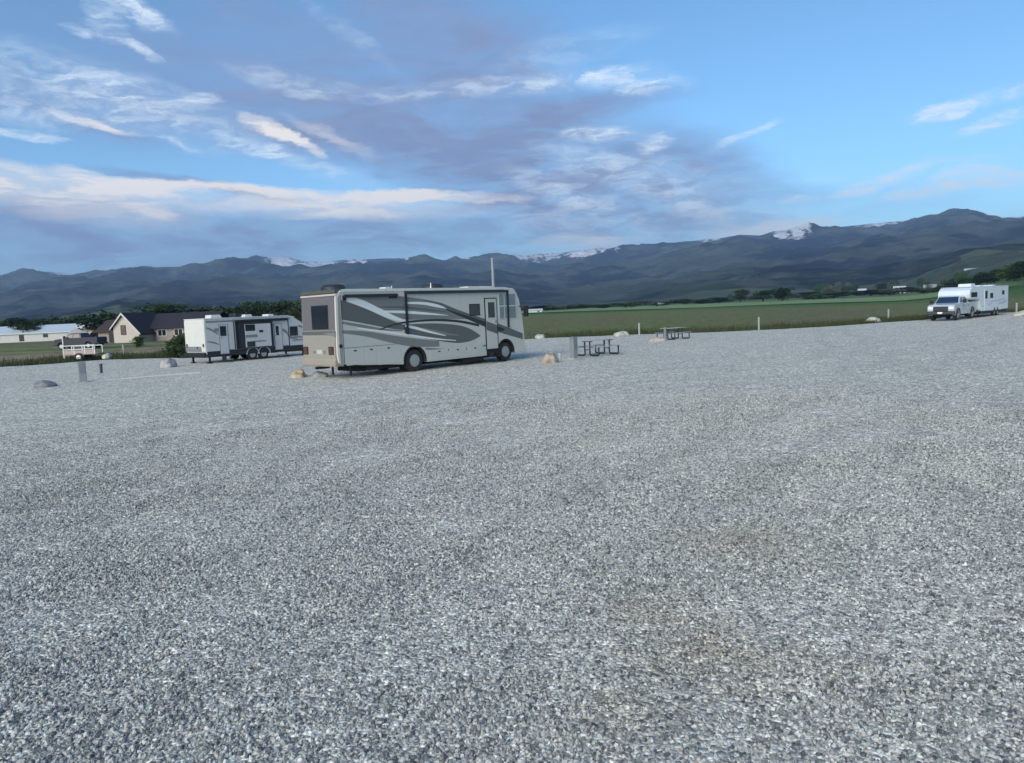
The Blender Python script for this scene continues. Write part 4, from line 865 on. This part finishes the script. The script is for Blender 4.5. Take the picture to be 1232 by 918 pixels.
tag(q.build('water_spigot', None, (-22.3, 40.2, .02)), 'short dark standpipe poking from the gravel behind the left hookup pedestal', 'standpipe')
# second marker near pedestal
q = MB(); q.tube([(0, 0, 0), (0, 0, .30)], .06, mat('white_pvc', (.45, .47, .47), .4), 12); q.tube([(0, 0, .30), (0, 0, .36)], .075, mat('white_pvc', (.45, .47, .47), .4), 12)
tag(q.build('sewer_cap', None, (2.25, 34.1, .02)), 'short white pipe cap between the tan boulder and the hookup pedestal', 'pipe cap')

def marker_post(label, x, y, h):
    t = thing('marker_post', label, 'marker post', (x, y, .0), 0, 'thin pale posts along the edge of the lot')
    WP = mat('weathered_white', (.31, .33, .30), .6, 0, .15)
    q = MB(); q.box(-.055, .055, -.055, .055, -.1, h, WP); q.build('post', t, bevel=.01)
    q = MB(); q.box(-.07, .07, -.07, .07, h, h+.04, WP); q.build('cap', t)
marker_post('thin pale post at the lot edge, behind the farther picnic table on its left', 10.1, 57.9, .95)
marker_post('thin pale post at the lot edge, between the farther picnic table and the pickup', 19.9, 59.2, .98)
marker_post('thin pale post at the lot edge, just left of the pickup', 33.9, 66.3, 1.0)
marker_post('thin pale post right of the white fifth-wheel trailer', 46.2, 67.5, 1.05)
marker_post('thin pale post at the lot edge on the left, in front of the house lawn', -33.0, 63.2, .9)

def boulder(label, x, y, sx, sy, sz, base, cap=None, seed=0, g='decorative boulders marking the camp sites'):
    m, N, L, p = node_mat('boulder_stone'); p.inputs['Roughness'].default_value = .9
    tc = N.new('ShaderNodeTexCoord'); n = N.new('ShaderNodeTexNoise'); n.inputs['Scale'].default_value = 3; n.inputs['Detail'].default_value = 8; L.new(tc.outputs['Object'], n.inputs['Vector'])
    r = N.new('ShaderNodeValToRGB'); L.new(n.outputs[0], r.inputs[0]); cb = cap or tuple(c*1.35 for c in base)
    r.color_ramp.elements[0].position = .38; r.color_ramp.elements[0].color = (*base, 1); r.color_ramp.elements[1].position = .56; r.color_ramp.elements[1].color = (*cb, 1)
    L.new(r.outputs[0], p.inputs['Base Color'])
    b = N.new('ShaderNodeBump'); b.inputs['Strength'].default_value = .7; b.inputs['Distance'].default_value = .06; L.new(n.outputs[0], b.inputs['Height']); L.new(b.outputs[0], p.inputs['Normal'])
    bm = bmesh.new(); bmesh.ops.create_icosphere(bm, subdivisions=4, radius=1)
    for v in bm.verts:
        c = v.co.copy(); f = 1+.30*mnoise.noise(c*1.1+Vector((seed*3.7, 1, 2)))+.12*mnoise.noise(c*3+Vector((seed, 5, 2)))+.04*mnoise.noise(c*8)
        v.co = Vector((c.x*f*sx, c.y*f*sy, max(c.z*f*sz, -.25*sz)+.10*sz))
    me = bpy.data.meshes.new('boulder'); bm.to_mesh(me); bm.free(); me.materials.append(m)
    for q in me.polygons: q.use_smooth = True
    o = bpy.data.objects.new('boulder', me); col.objects.link(o); o.location = (x, y, .02); o.rotation_euler = (0, 0, seed)
    tag(o, label, 'boulder', g)
boulder('tan boulder with pale top between the motorhome and the nearer picnic table', 1.75, 33.3, .46, .36, .44, (.29, .20, .14), (.42, .41, .34), 1)
boulder('low yellowish tan boulder on the gravel just left of the motorhome rear bumper', -9.05, 31.3, .48, .36, .30, (.34, .26, .15), (.44, .38, .25), 2)
boulder('small flat dark grey boulder touching the right side of the yellowish one', -8.05, 30.9, .36, .28, .20, (.17, .18, .18), (.27, .28, .27), 3)
boulder('low dark grey boulder alone on the gravel at the far left', -20.3, 32.0, .50, .36, .26, (.15, .16, .17), (.26, .26, .27), 4)
boulder('grey boulder with pale top on the gravel, left of the white travel trailer', -20.0, 43.2, .62, .46, .45, (.17, .17, .19), (.36, .35, .33), 5)
boulder('reddish tan low boulder just left of the farther picnic table', 9.35, 47.6, .60, .42, .24, (.34, .24, .19), (.42, .38, .33), 6)
boulder('pale cream boulder at the lot edge, left of the first marker post', 8.7, 57.6, .72, .5, .40, (.30, .30, .25), (.44, .44, .38), 7)
boulder('small pale boulder at the lot edge right beside the nose of the motorhome', 2.5, 61.6, .58, .4, .30, (.32, .34, .29), (.44, .46, .41), 8)
boulder('pale rounded boulder at the lot edge, left of the post beside the pickup', 32.0, 65.2, .62, .45, .38, (.36, .36, .32), (.48, .48, .43), 9)
boulder('large flat cream boulder at the right end of the lot, under the last marker post', 45.6, 65.0, 1.9, .9, .40, (.42, .40, .32), (.54, .53, .44), 10)
boulder('small whitish boulder on the grass edge below the house gable at the left', -32.3, 59.3, .45, .34, .34, (.42, .44, .34), (.54, .55, .46), 11)
boulder('small brown boulder beside the reddish one near the farther picnic table', 9.95, 48.4, .30, .25, .22, (.26, .20, .17), (.32, .27, .24), 12)

# pale kerb beside the left pedestal
q = MB(); q.box(0, 4.6, -.15, .15, -.02, .09, mat('concrete_kerb', (.56, .56, .54), .85, bump=.3, dirt=.3)); o = q.build('kerb_strip', None, (-19.2, 34.0, .0), bevel=.02); o.rotation_euler = (0, 0, R(36)); tag(o, kind='structure')

# tall light pole behind the motorhome
def tall_pole():
    x, y = -1.55, 80.0
    t = thing('utility_pole', 'tall pale pole rising behind the front of the motorhome', 'pole', (x, y, 0))
    q = MB(); q.tube([(0, 0, -.3), (0, 0, 7.9)], [.18, .14], mat('weathered_pole', (.27, .28, .28), .7, 0, .2), 14); q.build('shaft', t, smooth=False)
    q = MB(); q.tube([(0, 0, 7.9), (0, 0, 8.05)], [.17, .08], mat('pole_cap', (.3, .32, .3), .5), 14); q.build('cap', t)
tall_pole()

# ---------------------------------------------------------------- left background: house, sheds, parked vehicles
def house():
    x, y = -59.8, 118.0
    t = thing('house', 'low house with long dark roof and a pale stone gable, behind the travel trailer', 'house', (x, y, land1(x, y)), R(-8))
    WALL = mat('house_wall', (.26, .225, .205), .85, 0, .15, 2, bump=.3); ST = mat('gable_stone', (.46, .41, .36), .8, 0, .12, 2, bump=.4)
    RF = mat('dark_shingle', (.022, .018, .026), .85, 0, .35, 3, bump=.4, bscale=6); RF2 = mat('brown_shingle', (.045, .028, .028), .85, 0, .3, 3, bump=.4, bscale=6); TRIM = mat('house_trim', (.55, .53, .48), .6)
    q = MB(); q.box(0, 12.6, 0, 9, -.3, 2.15, WALL); q.build('wall', t)
    q = MB(); q.prism([(-.6, 1.92), (-.6, 2.08), (4.5, 4.35), (9.6, 2.08), (9.6, 1.92), (4.5, 4.15)], 1.4, 13.1, RF, axis='x'); rf = q.build('roof', t)
    # front gable wing
    q = MB(); q.prism([(-.8, -.3), (-.8, 2.3), (1.0, 4.25), (2.8, 2.3), (3.4, 1.3), (3.4, -.3)], -3.6, 1.5, ST); q.build('gable', t)
    g_ = [(-1.15, 2.0), (-1.15, 2.2), (1.0, 4.62), (3.9, 1.35), (3.9, 1.1), (1.0, 4.3)]
    q = MB(); q.prism(g_, -3.9, 4.4, RF); gr0 = q.build('gable_roof', t)
    q = MB(); q.prism(g_, -4.02, -3.902, TRIM); q.build('barge_board', gr0)
    q = MB(); q.box(.45, 1.35, -3.64, -3.58, 1.2, 2.7, DARK); w = q.build('window', t)
    q = MB(); q.box(.52, 1.28, -3.66, -3.63, 1.27, 2.63, mat('house_glass', (.10, .07, .06), .15)); q.build('pane', w)
    for wx in (4.2, 7.0, 10.4):
        q = MB(); q.box(wx, wx+1.5, -.05, .02, .7, 1.8, TRIM); w = q.build('window', t)
        q = MB(); q.box(wx+.1, wx+.7, -.07, -.04, .8, 1.7, GLASS); q.box(wx+.8, wx+1.4, -.07, -.04, .8, 1.7, GLASS); q.build('pane', w)
    q = MB(); q.box(9.0, 9.8, -.06, .02, 0, 1.9, DARK); q.build('door', t)
    # left wing with lower brown roof
    q = MB(); q.box(-6.5, -.8, .5, 7, -.3, 1.9, WALL); q.build('side_wing', t)
    q = MB(); q.prism([(0, 1.7), (0, 1.85), (3.7, 3.7), (7.5, 1.85), (7.5, 1.7), (3.7, 3.5)], -7.0, 1.4, RF2, axis='x'); q.build('wing_roof', t)
    q = MB(); q.box(-4.6, -2.2, .40, .52, -.2, 1.5, DARK); q.build('garage_door', t)
house()

def long_building(name, label, x, y, L_, D_, h, ridge, rz, wall, roof, doors=3, cat='building'):
    t = thing(name, label, cat, (x, y, land1(x, y)-.1), rz)
    q = MB(); q.box(0, L_, 0, D_, -.6, h, wall); q.build('wall', t)
    q = MB(); q.prism([(-.4, h-.12), (-.4, h+.02), (D_/2, h+ridge), (D_+.4, h+.02), (D_+.4, h-.12), (D_/2, h+ridge-.15)], -.4, L_+.4, roof, axis='x'); q.build('roof', t)
    for k in range(doors):
        wx = L_*(k+.5)/doors; q = MB(); q.box(wx-.6, wx+.6, -.06, .02, .3 if k % 2 else 1.0, min(h-.3, 2.2), DARK); q.build('door' if k % 2 else 'window', t)
    return t
PW = mat('pale_metal_wall', (.42, .42, .40), .6, 0, .1, 1); PR = mat('pale_metal_roof', (.52, .58, .61), .45, 0, .06, 1)
long_building('storage_building', 'long low building with a pale metal roof at the far left edge', -137, 178, 42, 16, 2.1, 1.9, R(-4), PW, PR, 7)
long_building('storage_shed', 'pale roofed shed between the long pale building and the house', -88.5, 151, 12.5, 8, 2.2, 1.5, R(-6), mat('shed_pink_wall', (.42, .32, .29), .7), mat('shed_cream_roof', (.66, .62, .58), .5), 3, 'shed')
long_building('garden_shed', 'small low tan shed with greyish roof, left of the house', -82.5, 139, 4.2, 4, 1.6, 1.1, R(-8), mat('shed_tan_wall', (.34, .28, .24), .8), mat('shed_grey_roof', (.42, .37, .35), .6), 1, 'shed')
pickup('pickup_truck', 'dark navy pickup truck parked side-on beyond the lot at the left', (-55.5, 90.2, -.02), R(-6), NAVY, .96)
pickup('pickup_truck', 'dull grey pickup truck parked farthest left below the long pale roofed building', (-112, 150, -.05), R(-5), mat('truck_grey', (.20, .22, .23), .35), .95)

def utility_trailer():
    t = thing('utility_trailer', 'small open utility trailer with white rails at the left lot edge', 'utility trailer', (-35.2, 58.3, -.05), R(6))
    WP = mat('rail_white', (.62, .64, .64), .5, 0, .1); BD = mat('trailer_boards', (.42, .34, .30), .8, 0, .2, 4)
    q = MB(); q.box(0, 2.4, 0, 1.4, .46, .54, BD); q.box(.02, 2.38, -.02, .02, .54, .80, BD); q.build('bed', t)
    q = MB()
    for z in (.86, 1.16): q.box(0, 2.4, -.03, .03, z, z+.06, WP)
    for x in (0, .8, 1.6, 2.34): q.box(x, x+.06, -.03, .03, .5, 1.16, WP)
    q.build('side_rail', t)
    q = MB(); q.box(0, 2.4, 1.37, 1.43, 1.1, 1.16, WP)
    for x in (0, .8, 1.6, 2.34): q.box(x, x+.06, 1.37, 1.43, .5, 1.16, WP)
    q.build('side_rail', t)
    q = MB(); q.box(-.08, -.02, .2, .26, .2, 2.0, WP); q.build('upright', t)
    q = MB(); q.tube([(2.4, .7, .48), (3.4, .7, .44)], .04, DARK); q.build('drawbar', t)
    wheel(t, 1.2, -.02, .30, .30, .18, side=-1); wheel(t, 1.2, 1.42, .30, .30, .18, side=1)
utility_trailer()

# far specks: white buildings across the valley
WW = mat('far_white_wall', (.46, .48, .48), .6); WR = mat('far_pale_roof', (.48, .50, .50), .6)
def find_r(az, el, r0_=400, r1_=6400):
    d = np.linspace(r0_, r1_, 2400); z = land(d*math.sin(R(az)), d*math.cos(R(az)))
    e = np.degrees(np.arctan2(z-2.5, d)); k = np.nonzero(e >= el)[0]
    return float(d[k[0]]) if len(k) else r1_
def far_building(label, az, r, L_, D_, h, ridge, wall=WW, roof=WR, name='farm_building', cat='farm building', rz=None):
    x, y = r*math.sin(R(az)), r*math.cos(R(az))
    return long_building(name, label, x, y, L_, D_, h, ridge, R(-az) if rz is None else rz, wall, roof, 2, cat)
far_building('small white farm building in the far field, just right of the motorhome nose', 1.4, 420, 8.5, 6, 1.2, .9)
rb = find_r(32.2, 1.30); far_building('long white barn roof high on the hillside above the white fifth-wheel trailer', 31.5, rb, rb*.036, 10, rb*.0014+.5, 1.6, mat('barn_wall', (.35, .35, .33), .7), mat('barn_roof', (.46, .48, .48), .6))
far_building('small white farmhouse in the far fields, left of the pickup and above it', 27.4, 640, 8, 8, 3.4, 2.2)
far_building('tiny white farmhouse in the far fields between two marker posts', 25.2, 700, 6, 6, 3.0, 1.8)
far_building('tiny pale farmhouse in the trees, directly above the pickup windscreen', 29.2, 560, 7, 6, 3.2, 2.0, mat('far_tan_wall', (.42, .40, .34), .7), mat('far_grey_roof', (.25, .27, .27), .7))
far_building('tiny white shed in the far green strip above the farther picnic table', 11.4, 480, 3.2, 4, 1.4, .8)

# ---------------------------------------------------------------- trees
def leaf_mat(name, a, b):
    m, N, L, p = node_mat(name); p.inputs['Roughness'].default_value = .8; p.inputs['Specular IOR Level'].default_value = .15
    g = N.new('ShaderNodeNewGeometry'); n = N.new('ShaderNodeTexNoise'); n.inputs['Scale'].default_value = .9; n.inputs['Detail'].default_value = 4; L.new(g.outputs['Position'], n.inputs['Vector'])
    x = N.new('ShaderNodeMix'); x.data_type = 'RGBA'; x.inputs[6].default_value = (*a, 1); x.inputs[7].default_value = (*b, 1); L.new(n.outputs[0], x.inputs['Factor']); L.new(x.outputs[2], p.inputs['Base Color'])
    return m
LV = [leaf_mat('leaves_dark', (.014, .028, .012), (.032, .055, .020)), leaf_mat('leaves_green', (.028, .060, .018), (.055, .100, .032)), leaf_mat('leaves_grey', (.055, .070, .045), (.10, .12, .08))]
BARK = mat('bark', (.09, .075, .06), .9, 0, .3, 3, bump=.5)
def crown_mesh(seed, w, h, base, n, leaf, lm, poplar=False):
    rnd = random.Random(seed); v = []; f = []
    clumps = []
    for k in range(13 if not poplar else 9):
        if poplar: clumps.append((rnd.gauss(0, .10)*w, rnd.gauss(0, .10)*w, base+h*(k+.5)/9, w*.42*(1-.5*(k/9)), h/9))
        else:
            a = rnd.uniform(0, 6.283); q = rnd.uniform(.05, .62); zz = rnd.uniform(.12, .84); rr = math.sqrt(max(.12, 1-(2*zz-1)**2))
            clumps.append((w*.5*q*math.cos(a)*rr, w*.5*q*math.sin(a)*rr, base+h*zz, w*rnd.uniform(.16, .30), h*rnd.uniform(.12, .22)))
    for i in range(n):
        c = clumps[rnd.randrange(len(clumps))]; d = Vector((rnd.gauss(0, 1), rnd.gauss(0, 1), rnd.gauss(0, 1))).normalized()*rnd.uniform(.45, 1.3)
        p = Vector((c[0]+d.x*c[3], c[1]+d.y*c[3], c[2]+d.z*c[4])); u = Vector((rnd.gauss(0, 1), rnd.gauss(0, 1), rnd.gauss(0, 1))).normalized(); t2 = u.orthogonal().normalized(); s = leaf*rnd.uniform(.6, 1.4)
        k = len(v); v += [p+u*s, p+t2*s*.6, p-u*s, p-t2*s*.6]; f.append((k, k+1, k+2, k+3))
    me = bpy.data.meshes.new('crown'); me.from_pydata([tuple(a) for a in v], [], f); me.materials.append(lm); return me
def trunk_obj(h, parent, seed):
    rnd = random.Random(seed); q = MB(); q.tube([(0, 0, -.4), (.05*h*.1, 0, h*.25), (0, .03*h*.1, h*.55), (0, 0, h*.8)], [h*.035, h*.028, h*.018, h*.006], BARK, 8)
    for k in range(6):
        a = rnd.uniform(0, 6.28); z = h*rnd.uniform(.3, .6); q.tube([(0, 0, z), (math.cos(a)*h*.12, math.sin(a)*h*.12, z+h*.1), (math.cos(a)*h*.22, math.sin(a)*h*.22, z+h*.2)], [h*.014, h*.009, h*.003], BARK, 5)
    return q.build('trunk', parent)
PROTO = {}
def tree(name, label, az, r, w, h, kind, group=None, seed=0, sink=.0):
    x, y = r*math.sin(R(az)), r*math.cos(R(az))
    key = (kind, seed % 4)
    if key not in PROTO:
        rt_ = thing(name, label, 'tree'); me = crown_mesh(seed*7+1, 6.0, 5.6 if kind != 'poplar' else 9, 1.0, 1500, .26, {'dark': LV[0], 'green': LV[1], 'grey': LV[2], 'poplar': LV[1]}[kind], kind == 'poplar')
        c = bpy.data.objects.new('crown', me); col.objects.link(c); c.parent = rt_; trunk_obj(6.5 if kind != 'poplar' else 9.5, rt_, seed); PROTO[key] = rt_; t = rt_
    else: t = copy_tree(PROTO[key])
    hh = 6.6 if kind != 'poplar' else 10.0
    t.location = (x, y, land1(x, y)-.3-sink); t.rotation_euler = (0, 0, seed*1.3+az); t.scale = (w/6, w/6, h/hh)
    t['label'] = label; t.name = name
    if group: t['group'] = group
    elif 'group' in t: del t['group']
    return t
rnd = random.Random(11)
# left: trees behind the pale buildings
gl = 'row of dark trees behind the pale buildings at the left'
for i in range(18):
    az = -36.5+i*.74+rnd.uniform(-.15, .15); tree('shade_tree', 'dark green tree in the row behind the long pale roofed building', az, rnd.uniform(215, 255), rnd.uniform(7, 12), rnd.uniform(5.2, 7.8), 'dark', gl, i)
# trees behind the house
tree('shade_tree', 'broad dark tree rising behind the left half of the long house roof', -25.0, 150, 13, 7.2, 'dark', None, 1)
tree('shade_tree', 'broad dark tree rising behind the right half of the house roof', -22.6, 152, 11, 6.4, 'dark', None, 2)
tree('shade_tree', 'dark tree standing between the brown roofed wing and the row of dark trees', -28.6, 160, 10, 6.2, 'dark', None, 3)
# behind the travel trailer
for i in range(8):
    az = -20.5+i*.9; tree('shade_tree', 'dark green tree showing just above the roof of the white travel trailer', az, 190+rnd.uniform(-15, 15), rnd.uniform(7, 11), rnd.uniform(6.2, 8.0), 'dark' if i % 3 else 'green', 'dark trees behind the travel trailer', i)
tree('shade_tree', 'grey green tree filling the gap between the travel trailer and the motorhome', -15.6, 130, 7, 5.6, 'grey', None, 5)
tree('bush', 'dark bush at the left end of the white travel trailer', -24.0, 62, 2.4, 2.3, 'dark', None, 1)
tree('bush', 'small green bush on the lawn in front of the house', -26.6, 100, 1.9, 1.7, 'green', None, 2)
# the clump right of centre
tree('shade_tree', 'small conical dark tree, leftmost of the clump above the second marker post', 17.3, 470, 12, 8.5, 'dark', None, 0)
tree('shade_tree', 'broad dark tree in the middle of the clump above the second marker post', 18.9, 470, 17, 7.6, 'dark', None, 1)
tree('shade_tree', 'tallest round dark tree at the right of the clump above the second marker post', 20.2, 460, 15, 8.8, 'dark', None, 2)
gh = 'small trees of the far hedgerow'
for i in range(46):
    az = 1.5+i*.60+rnd.uniform(-.25, .25)
    if 16.8 < az < 20.8: continue
    r = rnd.uniform(480, 640); tree('hedgerow_tree', 'small tree in the far hedgerow at the foot of the mountains', az, r, rnd.uniform(11, 24), rnd.uniform(2.6, 4.4) + (1.0 if az > 21 else 0), rnd.choice(['dark', 'dark', 'green', 'grey']), gh, i)
gb = 'scattered trees on the rising fields above the pickup'
for i in range(34):
    az = 22.5+rnd.uniform(0, 9.5); r = rnd.uniform(640, 1150); tree('shade_tree', 'small tree scattered on the rising fields above the pickup', az, r, rnd.uniform(8, 15), rnd.uniform(7, 13), rnd.choice(['dark', 'grey', 'grey', 'green']), gb, i)
gr_ = 'trees on the green slope at the right edge'
for i in range(30):
    az = 29.2+i*.27+rnd.uniform(-.1, .1); r = rnd.uniform(330, 400)+max(0, 33-az)*40; tree('shade_tree', 'dark green tree in the belt on the slope at the right edge', az, r, rnd.uniform(6, 10), 2.6+min(max(0, az-29), 5)*.8+rnd.uniform(-.6, 1.0), rnd.choice(['dark', 'green', 'dark']), gr_, i)
for i, (az, h, w) in enumerate(((31.1, 9.5, 2.6), (31.6, 8.5, 2.4), (29.4, 8, 2.5))):
    tree('poplar_tree', ['tall narrow tree above the nose of the fifth-wheel trailer', 'narrow tree just right of the tall one above the trailer nose', 'narrow tree above the pickup bonnet'][i], az, 520, w*1.6, h, 'poplar', None, i)

# ---------------------------------------------------------------- weeds and lawn grass along the lot edge
def weeds():
    rd = random.Random(3); v = []; f = []; e = smooth_curve(EDGE, 12)
    WM = leaf_mat('weed_blades', (.025, .038, .016), (.085, .092, .045))
    for i in range(52000):
        k = rd.randrange(20, len(e)-30); p, q = e[k], e[k+1]; s = rd.random(); x = p[0]+(q[0]-p[0])*s; y = p[1]+(q[1]-p[1])*s
        out = abs(rd.gauss(0, 1))*4.5+.1; r = math.hypot(x, y); x += x/r*out; y += y/r*out
        den = mnoise.noise((x*.25, y*.25, 2))+.25
        if den < 0: continue
        h = rd.uniform(.12, .42)*(1+1.4*max(0, mnoise.noise((x*.5, y*.5, 7)))); w = rd.uniform(.015, .04); a = rd.uniform(0, 3.14);
        lx, ly = rd.gauss(0, .10), rd.gauss(0, .10); n = len(v)
        v += [(x-w*math.cos(a), y-w*math.sin(a), -.16), (x+w*math.cos(a), y+w*math.sin(a), -.16), (x+lx, y+ly, h-.1)]; f.append((n, n+1, n+2))
    me = bpy.data.meshes.new('weeds'); me.from_pydata(v, [], f); me.materials.append(WM); o = bpy.data.objects.new('weeds', me); col.objects.link(o)
    tag(o, 'ragged weeds and tall grass growing along the edge of the gravel', 'weeds', kind='stuff')
weeds()

# ---------------------------------------------------------------- haze: the air over the valley
def haze():
    bm = bmesh.new(); bmesh.ops.create_cube(bm, size=1)
    bmesh.ops.scale(bm, vec=(22000, 22000, 702), verts=bm.verts); bmesh.ops.translate(bm, vec=(0, 0, 349), verts=bm.verts)
    me = bpy.data.meshes.new('haze'); bm.to_mesh(me); bm.free()
    m = bpy.data.materials.new('haze_air'); m.use_nodes = True; N = m.node_tree.nodes; N.clear()
    out = N.new('ShaderNodeOutputMaterial'); pv = N.new('ShaderNodeVolumePrincipled'); pv.inputs['Color'].default_value = (.46,.66,1.0,1); pv.inputs['Density'].default_value = 1.3e-4; pv.inputs['Anisotropy'].default_value = .2
    m.node_tree.links.new(pv.outputs[0], out.inputs['Volume']); me.materials.append(m)
    o = bpy.data.objects.new('haze', me); col.objects.link(o); tag(o, 'thin blue haze filling the valley air', 'haze', kind='stuff')
haze()
